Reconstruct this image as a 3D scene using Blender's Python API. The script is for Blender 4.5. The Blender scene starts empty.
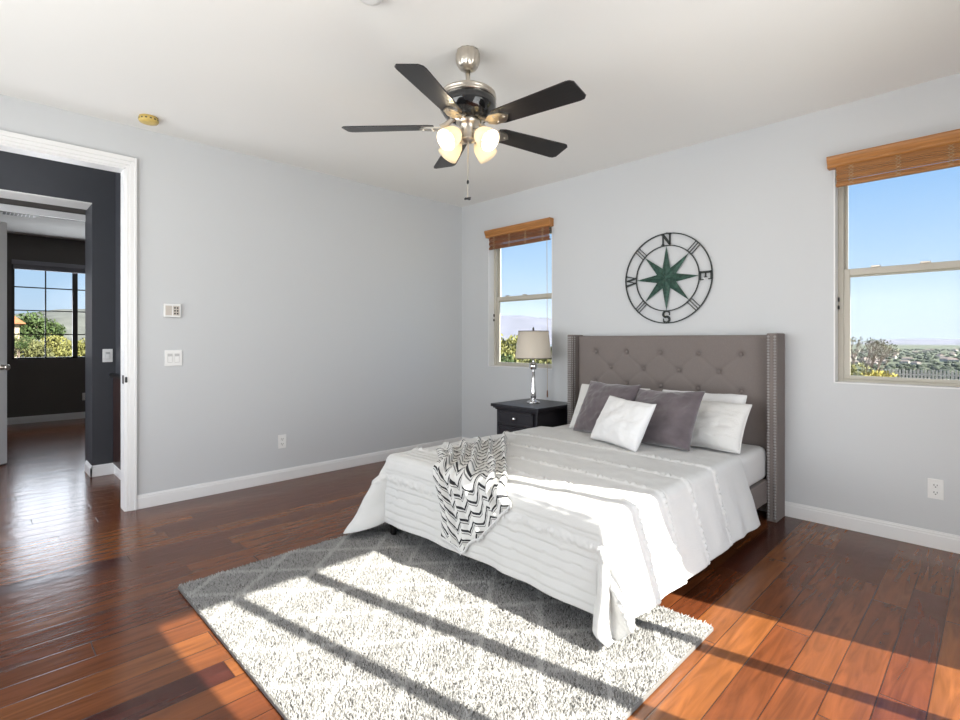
import bpy, bmesh, math, random
import numpy as np
from math import sin, cos, pi, radians as R, sqrt, atan2, hypot
from mathutils import Vector, Matrix, noise, Euler

random.seed(7)
S = bpy.context.scene
COL = S.collection

# ------------------------------------------------------------------ camera, sky, sun, daylight, added fill, exposure
cam_d = bpy.data.cameras.new('camera')
cam_d.sensor_fit = 'HORIZONTAL'; cam_d.sensor_width = 36.0
cam_d.lens = 512.33 / 960 * 36
cam_d.shift_y = (339.3 - 360) / 960
cam_d.clip_start = 0.05; cam_d.clip_end = 20000
cam = bpy.data.objects.new('camera', cam_d); COL.objects.link(cam)
cam.location = (4.3545, -4.0046, 1.2216)
cam.rotation_euler = (R(90), 0, R(45.343))
S.camera = cam

W = bpy.data.worlds.new('sky'); S.world = W; W.use_nodes = True
wn = W.node_tree.nodes; wl = W.node_tree.links
wn.clear()
wo = wn.new('ShaderNodeOutputWorld'); bg = wn.new('ShaderNodeBackground')
tc = wn.new('ShaderNodeTexCoord'); sx = wn.new('ShaderNodeSeparateXYZ'); rp = wn.new('ShaderNodeValToRGB')
wl.new(tc.outputs['Generated'], sx.inputs[0]); wl.new(sx.outputs['Z'], rp.inputs[0])
wl.new(rp.outputs[0], bg.inputs[0]); wl.new(bg.outputs[0], wo.inputs[0])
el = rp.color_ramp.elements
el[0].position = 0.0; el[0].color = (0.58, 0.71, 0.86, 1)
el[1].position = 1.0; el[1].color = (0.10, 0.26, 0.72, 1)
for p_, c_ in ((0.05, (0.53, 0.70, 0.90, 1)), (0.13, (0.43, 0.66, 0.94, 1)), (0.27, (0.26, 0.52, 0.93, 1)), (0.5, (0.18, 0.40, 0.88, 1))):
    e_ = el.new(p_); e_.color = c_
bg.inputs[1].default_value = 1.0

SUN_AZ = math.atan(0.205)          # the sun travels towards -x and a little towards -y
SUN_EL = R(36.5)
sd = bpy.data.lights.new('sun', 'SUN'); sd.energy = 18.5; sd.angle = R(0.55); sd.color = (1.0, 0.94, 0.84)
sun = bpy.data.objects.new('sun', sd); COL.objects.link(sun)
sdir = Vector((-cos(SUN_AZ) * cos(SUN_EL), -sin(SUN_AZ) * cos(SUN_EL), -sin(SUN_EL)))
sun.rotation_euler = sdir.to_track_quat('-Z', 'Y').to_euler()
sun.location = (12, 1, 9)

def area(name, loc, direction, sxx, syy, watts, col):
    d = bpy.data.lights.new(name, 'AREA'); d.shape = 'RECTANGLE'; d.size = sxx; d.size_y = syy
    d.energy = watts; d.color = col
    o = bpy.data.objects.new(name, d); COL.objects.link(o); o.location = loc
    o.rotation_euler = Vector(direction).to_track_quat('-Z', 'Y').to_euler()
    return o
# daylight at door and far window; front and hall lamps are added fill
area('daylight_french_door', (4.99, -2.18, 1.2), (-1, 0, 0.3), 1.7, 2.25, 46, (1.0, 0.98, 0.955))
area('front_fill', (2.3, -5.38, 1.45), (0, 1, 0.35), 3.3, 1.75, 92, (1.0, 0.985, 0.96))
area('daylight_far_window', (-5.68, -2.9, 1.6), (1, 0, -0.1), 1.35, 1.3, 33, (0.90, 0.94, 1.0))
area('hall_fill', (-0.70, -5.38, 1.5), (0, 1, 0), 0.8, 1.6, 38, (0.95, 0.97, 1.0))

S.view_settings.view_transform = 'Standard'; S.view_settings.look = 'None'
S.view_settings.exposure = 0.05; S.view_settings.gamma = 1.0
S.view_settings.use_curve_mapping = False
try:
    S.cycles.max_bounces = 10; S.cycles.diffuse_bounces = 6; S.cycles.glossy_bounces = 4
    S.cycles.transparent_max_bounces = 16; S.cycles.transmission_bounces = 6
    S.cycles.sample_clamp_indirect = 6.0
    S.cycles.use_denoising = True
except Exception:
    pass

# ------------------------------------------------------------------ materials
def nt(name):
    m = bpy.data.materials.new(name); m.use_nodes = True
    t = m.node_tree
    return m, t, t.nodes['Principled BSDF']
def mat(name, col, rough=0.5, metal=0.0, spec=0.5, bump=0.0, bscale=50.0, var=0.0, vscale=5.0, stretch=(1, 1, 1), sheen=0.0, coat=0.0):
    m, t, b = nt(name)
    b.inputs['Base Color'].default_value = (*col, 1)
    b.inputs['Roughness'].default_value = rough; b.inputs['Metallic'].default_value = metal
    b.inputs['Specular IOR Level'].default_value = spec
    if sheen: b.inputs['Sheen Weight'].default_value = sheen
    if coat: b.inputs['Coat Weight'].default_value = coat; b.inputs['Coat Roughness'].default_value = 0.1
    N = t.nodes; L = t.links
    if bump or var:
        c = N.new('ShaderNodeTexCoord'); mp = N.new('ShaderNodeMapping'); mp.inputs['Scale'].default_value = stretch
        L.new(c.outputs['Object'], mp.inputs[0])
    if bump:
        n = N.new('ShaderNodeTexNoise'); n.inputs['Scale'].default_value = bscale; n.inputs['Detail'].default_value = 4
        L.new(mp.outputs[0], n.inputs['Vector'])
        bp = N.new('ShaderNodeBump'); bp.inputs['Strength'].default_value = bump; bp.inputs['Distance'].default_value = 0.01
        L.new(n.outputs[0], bp.inputs['Height']); L.new(bp.outputs[0], b.inputs['Normal'])
    if var:
        n = N.new('ShaderNodeTexNoise'); n.inputs['Scale'].default_value = vscale; n.inputs['Detail'].default_value = 5
        L.new(mp.outputs[0], n.inputs['Vector'])
        cr = N.new('ShaderNodeValToRGB'); e = cr.color_ramp.elements
        e[0].position = 0.3; e[1].position = 0.7
        e[0].color = (*[max(0, x * (1 - var)) for x in col], 1); e[1].color = (*[min(1, x * (1 + var)) for x in col], 1)
        L.new(n.outputs[0], cr.inputs[0]); L.new(cr.outputs[0], b.inputs['Base Color'])
    return m
def math_(t, op, a, b=None, c=None):
    n = t.nodes.new('ShaderNodeMath'); n.operation = op
    for i, v in enumerate((a, b, c)):
        if v is None: continue
        if isinstance(v, (int, float)): n.inputs[i].default_value = v
        else: t.links.new(v, n.inputs[i])
    return n.outputs[0]

M = {}
M['wall'] = mat('grey_wall_paint', (0.59, 0.605, 0.62), 0.48, spec=0.35, bump=0.04, bscale=120)
M['ceil'] = mat('white_ceiling_paint', (0.86, 0.855, 0.83), 0.8, spec=0.2, bump=0.05, bscale=150)
M['trim'] = mat('white_trim_paint', (0.80, 0.80, 0.80), 0.35)
M['charcoal'] = mat('charcoal_wall_paint', (0.050, 0.053, 0.062), 0.45, bump=0.05, bscale=120)
M['taupe'] = mat('dark_taupe_wall_paint', (0.105, 0.095, 0.088), 0.6, bump=0.05, bscale=120)
M['frame'] = mat('putty_window_frame', (0.52, 0.49, 0.42), 0.4)
M['darkframe'] = mat('bronze_window_frame', (0.05, 0.048, 0.045), 0.4)
M['white_plastic'] = mat('white_plastic', (0.80, 0.80, 0.79), 0.3)
M['gap_shadow'] = mat('rocker_gap_shadow', (0.50, 0.50, 0.50), 0.4)  # grey tone stands for the shadow outline round the switch rockers
M['ivory_plastic'] = mat('ivory_plastic', (0.55, 0.50, 0.45), 0.4)
M['black_plastic'] = mat('black_plastic', (0.02, 0.02, 0.02), 0.4)
M['yellow_plastic'] = mat('yellowed_plastic', (0.62, 0.45, 0.13), 0.4, var=0.12, vscale=30)
M['nickel'] = mat('brushed_nickel', (0.62, 0.57, 0.50), 0.28, 1.0)
M['chrome'] = mat('chrome', (0.85, 0.85, 0.86), 0.06, 1.0)
M['black_gloss'] = mat('black_gloss', (0.008, 0.008, 0.009), 0.12, coat=0.6)
M['blade'] = mat('black_fan_blade', (0.012, 0.011, 0.012), 0.32, var=0.3, vscale=12, stretch=(1, 8, 1))
M['espresso'] = mat('black_painted_wood', (0.014, 0.013, 0.018), 0.32, bump=0.08, bscale=60, stretch=(1, 8, 1))
M['dark_red_wood'] = mat('dark_red_wood', (0.03, 0.012, 0.01), 0.35, var=0.3, vscale=20)
M['cotton'] = mat('white_cotton', (0.69, 0.69, 0.69), 0.9, spec=0.1, bump=0.25, bscale=260, sheen=0.1)
M['quilt'] = mat('white_quilt', (0.61, 0.61, 0.60), 0.9, spec=0.1, bump=0.35, bscale=220, sheen=0.1)
M['pillow_w'] = mat('white_pillowcase', (0.74, 0.74, 0.745), 0.9, spec=0.1, bump=0.15, bscale=200)
M['pillow_q'] = mat('offwhite_pillowcase', (0.69, 0.685, 0.67), 0.9, spec=0.1, bump=0.3, bscale=120)
M['velvet'] = mat('grey_velvet', (0.115, 0.095, 0.105), 0.75, spec=0.15, bump=0.15, bscale=60, var=0.25, vscale=9, sheen=0.6)
M['linen'] = mat('taupe_grey_linen', (0.205, 0.178, 0.168), 0.85, spec=0.15, bump=0.25, bscale=300, var=0.06, vscale=200)
M['nail'] = mat('pewter_nailhead', (0.40, 0.39, 0.39), 0.35, 0.7)
M['shade_fab'] = mat('beige_lamp_fabric', (0.60, 0.54, 0.46), 0.85, bump=0.15, bscale=300)
M['honey'] = mat('honey_wood', (0.40, 0.17, 0.045), 0.38, var=0.22, vscale=14, stretch=(0.4, 8, 8))
M['bamboo'] = mat('brown_bamboo', (0.20, 0.075, 0.03), 0.5, var=0.45, vscale=25, stretch=(0.6, 6, 20))
M['bamboo_l'] = mat('honey_bamboo', (0.36, 0.155, 0.045), 0.5, var=0.25, vscale=20, stretch=(0.6, 6, 20))
M['cord'] = mat('tan_cord', (0.45, 0.33, 0.20), 0.8)
M['patina'] = mat('green_patina_metal', (0.035, 0.085, 0.065), 0.5, 0.3, var=0.5, vscale=40, bump=0.2, bscale=80)
M['iron'] = mat('dark_iron', (0.03, 0.036, 0.035), 0.5, 0.4)
M['cellular'] = mat('grey_cellular_fabric', (0.26, 0.26, 0.29), 0.8)
M['black_wood'] = mat('black_turned_wood', (0.01, 0.009, 0.009), 0.3)

def floor_mat():
    m, t, b = nt('hand_scraped_cherry_floor'); N = t.nodes; L = t.links
    c = N.new('ShaderNodeTexCoord'); s = N.new('ShaderNodeSeparateXYZ'); L.new(c.outputs['Object'], s.inputs[0])
    WID = 0.127
    u = math_(t, 'DIVIDE', s.outputs['X'], WID)
    row = math_(t, 'FLOOR', u); fu = math_(t, 'FRACT', u)
    w1 = N.new('ShaderNodeTexWhiteNoise'); w1.noise_dimensions = '1D'; L.new(row, w1.inputs['W'])
    v = math_(t, 'ADD', math_(t, 'DIVIDE', s.outputs['Y'], 1.05), math_(t, 'MULTIPLY', w1.outputs['Value'], 7.3))
    bid = math_(t, 'FLOOR', v); fv = math_(t, 'FRACT', v)
    cx = N.new('ShaderNodeCombineXYZ'); L.new(row, cx.inputs[0]); L.new(bid, cx.inputs[1])
    w2 = N.new('ShaderNodeTexWhiteNoise'); w2.noise_dimensions = '2D'; L.new(cx.outputs[0], w2.inputs['Vector'])
    cr = N.new('ShaderNodeValToRGB'); e = cr.color_ramp.elements
    e[0].position = 0.0; e[0].color = (0.042, 0.0105, 0.008, 1)
    e[1].position = 1.0; e[1].color = (0.172, 0.060, 0.017, 1)
    for p_, c_ in ((0.12, (0.092, 0.026, 0.010, 1)), (0.5, (0.115, 0.035, 0.0115, 1)), (0.8, (0.140, 0.045, 0.014, 1))):
        x = e.new(p_); x.color = c_
    L.new(w2.outputs['Value'], cr.inputs[0])
    # grain along y, shifted for each board
    mp = N.new('ShaderNodeMapping'); mp.inputs['Scale'].default_value = (26, 2.6, 1)
    ad = N.new('ShaderNodeVectorMath'); ad.operation = 'ADD'
    L.new(c.outputs['Object'], ad.inputs[0]); L.new(w2.outputs['Color'], ad.inputs[1])
    L.new(ad.outputs[0], mp.inputs[0])
    g = N.new('ShaderNodeTexNoise'); g.inputs['Scale'].default_value = 1.0; g.inputs['Detail'].default_value = 6; g.inputs['Distortion'].default_value = 1.2
    L.new(mp.outputs[0], g.inputs['Vector'])
    gr = N.new('ShaderNodeMapRange'); gr.inputs[1].default_value = 0.3; gr.inputs[2].default_value = 0.7
    gr.inputs[3].default_value = 0.68; gr.inputs[4].default_value = 1.25
    L.new(g.outputs[0], gr.inputs[0])
    mm = N.new('ShaderNodeMix'); mm.data_type = 'RGBA'; mm.blend_type = 'MULTIPLY'; mm.inputs[0].default_value = 1.0
    L.new(cr.outputs[0], mm.inputs[6]); L.new(gr.outputs[0], mm.inputs[7])
    # seams
    du = math_(t, 'MULTIPLY', math_(t, 'MINIMUM', fu, math_(t, 'SUBTRACT', 1.0, fu)), WID)
    dv = math_(t, 'MULTIPLY', math_(t, 'MINIMUM', fv, math_(t, 'SUBTRACT', 1.0, fv)), 1.05)
    d = math_(t, 'MINIMUM', du, dv)
    seam = N.new('ShaderNodeMapRange'); seam.inputs[1].default_value = 0.0008; seam.inputs[2].default_value = 0.0035
    seam.inputs[3].default_value = 0.36; seam.inputs[4].default_value = 1.0; L.new(d, seam.inputs[0])
    m2 = N.new('ShaderNodeMix'); m2.data_type = 'RGBA'; m2.blend_type = 'MULTIPLY'; m2.inputs[0].default_value = 1.0
    L.new(mm.outputs[2], m2.inputs[6]); L.new(seam.outputs[0], m2.inputs[7])
    L.new(m2.outputs[2], b.inputs['Base Color'])
    # hand-scraped ripples running across the boards + seams in the bump
    mp2 = N.new('ShaderNodeMapping'); mp2.inputs['Scale'].default_value = (9, 5, 1); L.new(ad.outputs[0], mp2.inputs[0])
    rn = N.new('ShaderNodeTexNoise'); rn.inputs['Scale'].default_value = 1.6; rn.inputs['Detail'].default_value = 2
    L.new(mp2.outputs[0], rn.inputs['Vector'])
    h = math_(t, 'ADD', math_(t, 'MULTIPLY', rn.outputs[0], 0.55), math_(t, 'MULTIPLY', seam.outputs[0], 0.18))
    h = math_(t, 'ADD', h, math_(t, 'MULTIPLY', g.outputs[0], 0.10))
    bp = N.new('ShaderNodeBump'); bp.inputs['Strength'].default_value = 0.35; bp.inputs['Distance'].default_value = 0.008
    L.new(h, bp.inputs['Height']); L.new(bp.outputs[0], b.inputs['Normal'])
    b.inputs['Roughness'].default_value = 0.2
    b.inputs['Specular IOR Level'].default_value = 0.36
    return m
M['floor'] = floor_mat()

def glass_mat(name, strength=1.0):
    m, t, b = nt(name); N = t.nodes; L = t.links
    N.remove(b); out = N['Material Output']
    tr = N.new('ShaderNodeBsdfTransparent'); tr.inputs[0].default_value = (0.98, 0.99, 0.985, 1)
    gl = N.new('ShaderNodeBsdfGlossy'); gl.inputs['Roughness'].default_value = 0.02
    fr = N.new('ShaderNodeFresnel'); fr.inputs[0].default_value = 1.14
    mx = N.new('ShaderNodeMixShader'); L.new(fr.outputs[0], mx.inputs[0]); L.new(tr.outputs[0], mx.inputs[1]); L.new(gl.outputs[0], mx.inputs[2])
    L.new(mx.outputs[0], out.inputs[0]); return m
M['glass'] = glass_mat('window_glass')

def frosted():
    m, t, b = nt('frosted_lamp_glass'); N = t.nodes; L = t.links
    N.remove(b); out = N['Material Output']
    tl = N.new('ShaderNodeBsdfTranslucent'); tl.inputs[0].default_value = (0.93, 0.86, 0.72, 1)
    df = N.new('ShaderNodeBsdfDiffuse'); df.inputs[0].default_value = (0.85, 0.82, 0.75, 1)
    mx = N.new('ShaderNodeMixShader'); mx.inputs[0].default_value = 0.4
    L.new(tl.outputs[0], mx.inputs[1]); L.new(df.outputs[0], mx.inputs[2]); L.new(mx.outputs[0], out.inputs[0]); return m
M['frosted'] = frosted()
def emit(name, col, st):
    m, t, b = nt(name)
    b.inputs['Base Color'].default_value = (*col, 1); b.inputs['Emission Color'].default_value = (*col, 1)
    b.inputs['Emission Strength'].default_value = st; return m
M['bulb'] = emit('lit_bulb', (1.0, 0.86, 0.62), 4.5)

def rug_mat():
    m, t, b = nt('shag_pile'); N = t.nodes; L = t.links
    a = N.new('ShaderNodeVertexColor'); a.layer_name = 'tuft'
    L.new(a.outputs[0], b.inputs['Base Color']); b.inputs['Roughness'].default_value = 0.95
    b.inputs['Specular IOR Level'].default_value = 0.05
    return m
M['pile'] = rug_mat()
M['rug_back'] = mat('rug_backing', (0.13, 0.125, 0.12), 0.9)

def throw_mat():
    m, t, b = nt('chevron_throw'); N = t.nodes; L = t.links
    uv = N.new('ShaderNodeUVMap'); s = N.new('ShaderNodeSeparateXYZ'); L.new(uv.outputs[0], s.inputs[0])
    tri = math_(t, 'PINGPONG', math_(t, 'MULTIPLY', s.outputs['X'], 11.0), 1.0)
    k = math_(t, 'ADD', math_(t, 'MULTIPLY', s.outputs['Y'], 15.0), math_(t, 'MULTIPLY', tri, 1.05))
    f = math_(t, 'FRACT', k)
    # one broad dark line and one thin one for each repeat
    l1 = math_(t, 'LESS_THAN', math_(t, 'ABSOLUTE', math_(t, 'SUBTRACT', f, 0.30)), 0.115)
    l2 = math_(t, 'LESS_THAN', math_(t, 'ABSOLUTE', math_(t, 'SUBTRACT', f, 0.58)), 0.05)
    l = math_(t, 'MAXIMUM', l1, math_(t, 'MULTIPLY', l2, 0.8))
    mx = N.new('ShaderNodeMix'); mx.data_type = 'RGBA'
    L.new(l, mx.inputs[0]); mx.inputs[6].default_value = (0.66, 0.66, 0.645, 1); mx.inputs[7].default_value = (0.035, 0.036, 0.04, 1)
    L.new(mx.outputs[2], b.inputs['Base Color']); b.inputs['Roughness'].default_value = 0.9
    b.inputs['Specular IOR Level'].default_value = 0.1
    return m
M['throw'] = throw_mat()

# exterior
M['dry_ground'] = mat('dry_hillside', (0.13, 0.115, 0.05), 0.95, var=0.35, vscale=0.3)
M['valley'] = mat('valley_floor', (0.075, 0.09, 0.045), 0.95, var=0.5, vscale=0.012)
M['mountain'] = mat('haze_tinted_mountain', (0.135, 0.14, 0.18), 0.95, var=0.25, vscale=0.006)  # bluish haze tinted into the mountains' base colour
M['hillside'] = mat('sage_hillside', (0.10, 0.105, 0.09), 0.95, var=0.3, vscale=0.05)
M['leaf_g'] = mat('green_leaves', (0.045, 0.075, 0.018), 0.7, var=0.5, vscale=2)
M['leaf_y'] = mat('yellow_green_leaves', (0.17, 0.17, 0.045), 0.7, var=0.4, vscale=2)
M['leaf_o'] = mat('olive_leaves', (0.12, 0.125, 0.045), 0.7, var=0.4, vscale=2)
M['leaf_gold'] = mat('golden_flowers', (0.34, 0.28, 0.03), 0.7, var=0.3, vscale=4)
M['leaf_dark'] = mat('dark_tree_tops', (0.03, 0.042, 0.022), 0.9)
M['bark'] = mat('grey_bark', (0.17, 0.13, 0.10), 0.9)
M['stucco'] = mat('cream_stucco', (0.36, 0.31, 0.24), 0.9, bump=0.1, bscale=30)
M['tile'] = mat('orange_clay_tile', (0.32, 0.12, 0.05), 0.8, var=0.2, vscale=4)
M['pale_house'] = mat('pale_house_wall', (0.34, 0.32, 0.30), 0.9)
M['far_roof'] = mat('weathered_roof', (0.20, 0.16, 0.14), 0.9)
M['fence_w'] = mat('pale_fence_paint', (0.62, 0.56, 0.50), 0.7)

# ------------------------------------------------------------------ mesh helpers
def mesh_obj(name, bm, material=None, parent=None, smooth=False, loc=None):
    me = bpy.data.meshes.new(name); bm.normal_update(); bm.to_mesh(me); bm.free()
    o = bpy.data.objects.new(name, me); COL.objects.link(o)
    if material: me.materials.append(M[material] if isinstance(material, str) else material)
    if smooth:
        for p in me.polygons: p.use_smooth = True
    if parent: o.parent = parent
    if loc: o.location = loc
    return o
def np_obj(name, verts, faces, material, parent=None, smooth=True):
    me = bpy.data.meshes.new(name); me.from_pydata([tuple(v) for v in verts], [], [tuple(f) for f in faces]); me.update()
    o = bpy.data.objects.new(name, me); COL.objects.link(o); me.materials.append(M[material])
    if smooth: me.polygons.foreach_set('use_smooth', [True] * len(me.polygons))
    if parent: o.parent = parent
    return o
def B(bm, x0, x1, y0, y1, z0, z1, bev=0.0, seg=2, mtx=None):
    vs = [bm.verts.new((x, y, z)) for x in (x0, x1) for y in (y0, y1) for z in (z0, z1)]
    fs = [(0, 1, 3, 2), (4, 6, 7, 5), (0, 4, 5, 1), (2, 3, 7, 6), (0, 2, 6, 4), (1, 5, 7, 3)]
    faces = [bm.faces.new([vs[i] for i in f]) for f in fs]
    vv = vs
    if bev > 0:
        ed = list({e for f in faces for e in f.edges})
        r = bmesh.ops.bevel(bm, geom=ed, offset=bev, segments=seg, affect='EDGES', profile=0.5)
        vv = list({v for f in r['faces'] for v in f.verts} | {v for v in vs if v.is_valid})
    if mtx is not None:
        bmesh.ops.transform(bm, matrix=mtx, verts=[v for v in vv if v.is_valid])
    return vv
def box(name, x0, x1, y0, y1, z0, z1, material, parent=None, bev=0.0, seg=2, mtx=None):
    bm = bmesh.new(); B(bm, x0, x1, y0, y1, z0, z1, bev, seg, mtx)
    return mesh_obj(name, bm, material, parent)
def lathe(bm, prof, seg=32, mtx=None, cap=True):
    rings = []
    for r, z in prof:
        rings.append([bm.verts.new((r * cos(2 * pi * i / seg), r * sin(2 * pi * i / seg), z)) for i in range(seg)])
    for a, b in zip(rings, rings[1:]):
        for i in range(seg):
            j = (i + 1) % seg
            bm.faces.new((a[i], a[j], b[j], b[i]))
    if cap:
        bm.faces.new(list(reversed(rings[0]))); bm.faces.new(rings[-1])
    vs = [v for r in rings for v in r]
    if mtx is not None: bmesh.ops.transform(bm, matrix=mtx, verts=vs)
    return vs
def tube(bm, pts, r, seg=10, cap=True):
    pts = [Vector(p) for p in pts]; rings = []
    for i, p in enumerate(pts):
        d = (pts[min(i + 1, len(pts) - 1)] - pts[max(i - 1, 0)]).normalized()
        up = Vector((0, 0, 1)) if abs(d.z) < 0.95 else Vector((1, 0, 0))
        a = d.cross(up).normalized(); b = a.cross(d)
        rr = r[i] if isinstance(r, (list, tuple)) else r
        rings.append([bm.verts.new(p + a * rr * cos(2 * pi * k / seg) + b * rr * sin(2 * pi * k / seg)) for k in range(seg)])
    for a, b in zip(rings, rings[1:]):
        for i in range(seg):
            j = (i + 1) % seg
            bm.faces.new((a[i], a[j], b[j], b[i]))
    if cap:
        bm.faces.new(list(reversed(rings[0]))); bm.faces.new(rings[-1])
def prism(bm, pts, d0, d1, mtx=None):
    """extrude a 2D polygon (x,z) between y=d0 and y=d1"""
    a = [bm.verts.new((x, d0, z)) for x, z in pts]; b = [bm.verts.new((x, d1, z)) for x, z in pts]
    n = len(pts)
    bm.faces.new(a); bm.faces.new(list(reversed(b)))
    for i in range(n):
        j = (i + 1) % n
        bm.faces.new((a[j], a[i], b[i], b[j]))
    if mtx is not None: bmesh.ops.transform(bm, matrix=mtx, verts=a + b)
    return a + b
def empty(name, loc=(0, 0, 0), rz=0.0):
    o = bpy.data.objects.new(name, None); COL.objects.link(o); o.location = loc; o.rotation_euler = (0, 0, rz)
    o.empty_display_size = 0.1
    return o
def tag(o, label, cat, group=None, kind=None):
    o['label'] = label; o['category'] = cat
    if group: o['group'] = group
    if kind: o['kind'] = kind
    return o
def struct(o, label=None, cat=None):
    o['kind'] = 'structure'
    if label: o['label'] = label
    if cat: o['category'] = cat
    return o
def thing(name, label, cat, loc=(0, 0, 0), rz=0.0, group=None):
    return tag(empty(name, loc, rz), label, cat, group)
def copy_tree(o, parent=None):
    c = o.copy(); COL.objects.link(c)
    if parent: c.parent = parent
    for ch in list(o.children): copy_tree(ch, c)
    return c
def grid_faces(nv, nu):
    idx = np.arange(nv * nu).reshape(nv, nu)
    return np.stack([idx[:-1, :-1], idx[:-1, 1:], idx[1:, 1:], idx[1:, :-1]], -1).reshape(-1, 4)
def fbm(x, y, z=0.0, o=3):
    return noise.fractal(Vector((x, y, z)), 1.0, 2.0, o)

# ------------------------------------------------------------------ setting
H = 2.743
XR, YF = 4.90, -5.30            # right wall, wall behind the camera
struct(box('floor', -5.9, 5.06, -5.45, 0.16, -0.08, 0.0, 'floor'), 'dark red brown hand-scraped plank floor running through to the hall', 'floor')
struct(box('ceiling', -5.9, 5.06, -5.45, 0.16, H, H + 0.15, 'ceil'), 'plain white ceiling', 'ceiling')

def wall(name, axis, d0, d1, a0, a1, holes, material, label, z1=H):
    """axis 'x': the wall lies in a plane x=const (d0..d1) and runs along y (a0..a1); holes = (a0,a1,z0,z1)"""
    bm = bmesh.new()
    cuts = sorted({a0, a1, *[h[0] for h in holes], *[h[1] for h in holes]})
    for p, q in zip(cuts, cuts[1:]):
        zs = [(0.0, z1)]
        for h in holes:
            if h[0] <= p + 1e-6 and h[1] >= q - 1e-6:
                zs = [(0.0, h[2]), (h[3], z1)]
        for z0, zz in zs:
            if zz - z0 < 1e-4: continue
            if axis == 'x': B(bm, d0, d1, p, q, z0, zz)
            else: B(bm, p, q, d0, d1, z0, zz)
    bmesh.ops.remove_doubles(bm, verts=bm.verts, dist=1e-5)
    o = mesh_obj(name, bm, material)
    return struct(o, label, 'wall')

DOOR_R, DOOR_L, DOOR_H = -3.242, -4.75, 2.432
W1 = (0.434, 1.300, 0.93, 2.345)
W2 = (3.600, 4.470, 0.94, 2.345)
W3 = (-3.62, -2.20, 0.93, 2.345)
wall('wall_left', 'x', -0.12, 0.0, YF, 0.16, [(DOOR_L, DOOR_R, 0, DOOR_H)], 'wall', 'light grey wall with the doorway to the hall')
wall('wall_back', 'y', 0.0, 0.16, 0.0, XR, [W1, W2], 'wall', 'light grey wall behind the bed with two windows')
wall('wall_right', 'x', XR, XR + 0.15, YF, 0.16, [(-3.12, -1.22, 0.0, 2.42)], 'wall', 'light grey wall with the glazed door the sun comes through')
wall('wall_front', 'y', YF - 0.12, YF, -5.75, XR + 0.15, [(-1.15, -0.25, 0.6, 2.4), (0.6, 4.0, 0.5, 2.4)], 'wall', 'light grey wall behind the camera')  # hall and front openings are added for the fill lamps
wall('wall_hall', 'x', -1.60, -1.30, YF, -2.95, [(YF, -3.258, 0, 2.432)], 'charcoal', 'charcoal hall wall with the open passage to the far room')
wall('wall_hallside', 'y', -3.085, -2.96, -1.30, -0.12, [], 'charcoal', 'charcoal hall side wall')
wall('wall_doorway', 'x', -2.12, -2.0, YF, -2.95, [(-4.45, -3.10, 0, 2.40)], 'taupe', 'wall around the far room doorway')
wall('wall_far', 'x', -5.75, -5.6, YF, -1.4, [W3], 'taupe', 'dark taupe wall with the gridded window in the far room')
wall('wall_farside', 'y', -1.4, -1.28, -5.75, -2.0, [], 'taupe', 'dark taupe side wall of the far room')
wall('wall_passage', 'y', -3.22, -3.10, -2.0, -1.6, [], 'charcoal', 'charcoal wall of the passage')

# door casing (bedroom side), jamb lining, strike plate
def casing_profile(bm, y0, y1, z0, z1, x0, s=1):
    """flat board plus raised outer band"""
    B(bm, x0, x0 + 0.014 * s, y0, y1, z0, z1, 0.002)
t1 = struct(empty('trim_1', (0, -3.2, 0)), 'white moulded casing around the bedroom doorway', 'door casing')
t1.location = (0, 0, 0)
bm = bmesh.new()
for (dy0, dy1, th) in ((0.005, 0.068, 0.012), (0.026, 0.068, 0.018), (0.052, 0.068, 0.025)):
    B(bm, 0.0, th, DOOR_R + dy0, DOOR_R + dy1, 0.0, DOOR_H + dy1 + 0.016, 0.003)
    B(bm, 0.0, th, DOOR_L - dy1, DOOR_L - dy0, 0.0, DOOR_H + dy1 + 0.016, 0.003)
    B(bm, 0.0, th, DOOR_L - dy0, DOOR_R + dy0, DOOR_H + dy0, DOOR_H + dy1 + 0.016, 0.003)
mesh_obj('casing', bm, 'trim', t1)
bm = bmesh.new()
B(bm, -0.125, 0.001, DOOR_R - 0.004, DOOR_R + 0.012, 0, DOOR_H + 0.012)
B(bm, -0.125, 0.001, DOOR_L - 0.012, DOOR_L + 0.004, 0, DOOR_H + 0.012)
B(bm, -0.125, 0.001, DOOR_L, DOOR_R, DOOR_H - 0.004, DOOR_H + 0.012)
mesh_obj('jamb', bm, 'trim', t1)
bm = bmesh.new()
B(bm, -0.055, -0.012, DOOR_R - 0.0075, DOOR_R - 0.0035, 0.905, 0.965, 0.0015)
B(bm, 0.004, 0.0205, DOOR_R - 0.002, DOOR_R + 0.012, 0.915, 0.955, 0.004)
o = mesh_obj('strike_plate', bm, 'black_plastic', t1)

def baseboard(name, axis, d, s, a0, a1, label, material='trim'):
    """d = wall face, s = +1/-1 side the board stands out to"""
    bm = bmesh.new()
    for th, zt in ((0.015, 0.078), (0.011, 0.092), (0.006, 0.100)):
        lo, hi = sorted((d, d + s * th))
        if axis == 'x': B(bm, lo, hi, a0, a1, 0.0, zt, 0.0015)
        else: B(bm, a0, a1, lo, hi, 0.0, zt, 0.0015)
    return struct(mesh_obj(name, bm, material), label, 'baseboard')
baseboard('baseboard_left', 'x', 0.0, 1, DOOR_R + 0.068, 0.0, 'white baseboard along the left wall')
baseboard('baseboard_back', 'y', 0.0, -1, 0.015, XR, 'white baseboard along the wall behind the bed')
baseboard('baseboard_right', 'x', XR, -1, -1.05, -0.015, 'white baseboard along the right wall')
baseboard('baseboard_hall', 'x', -1.30, 1, -3.273, -3.085, 'white baseboard on the charcoal hall wall')
baseboard('baseboard_passage', 'y', -3.258, -1, -1.60, -1.285, 'white baseboard round the corner of the charcoal hall wall')
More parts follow.
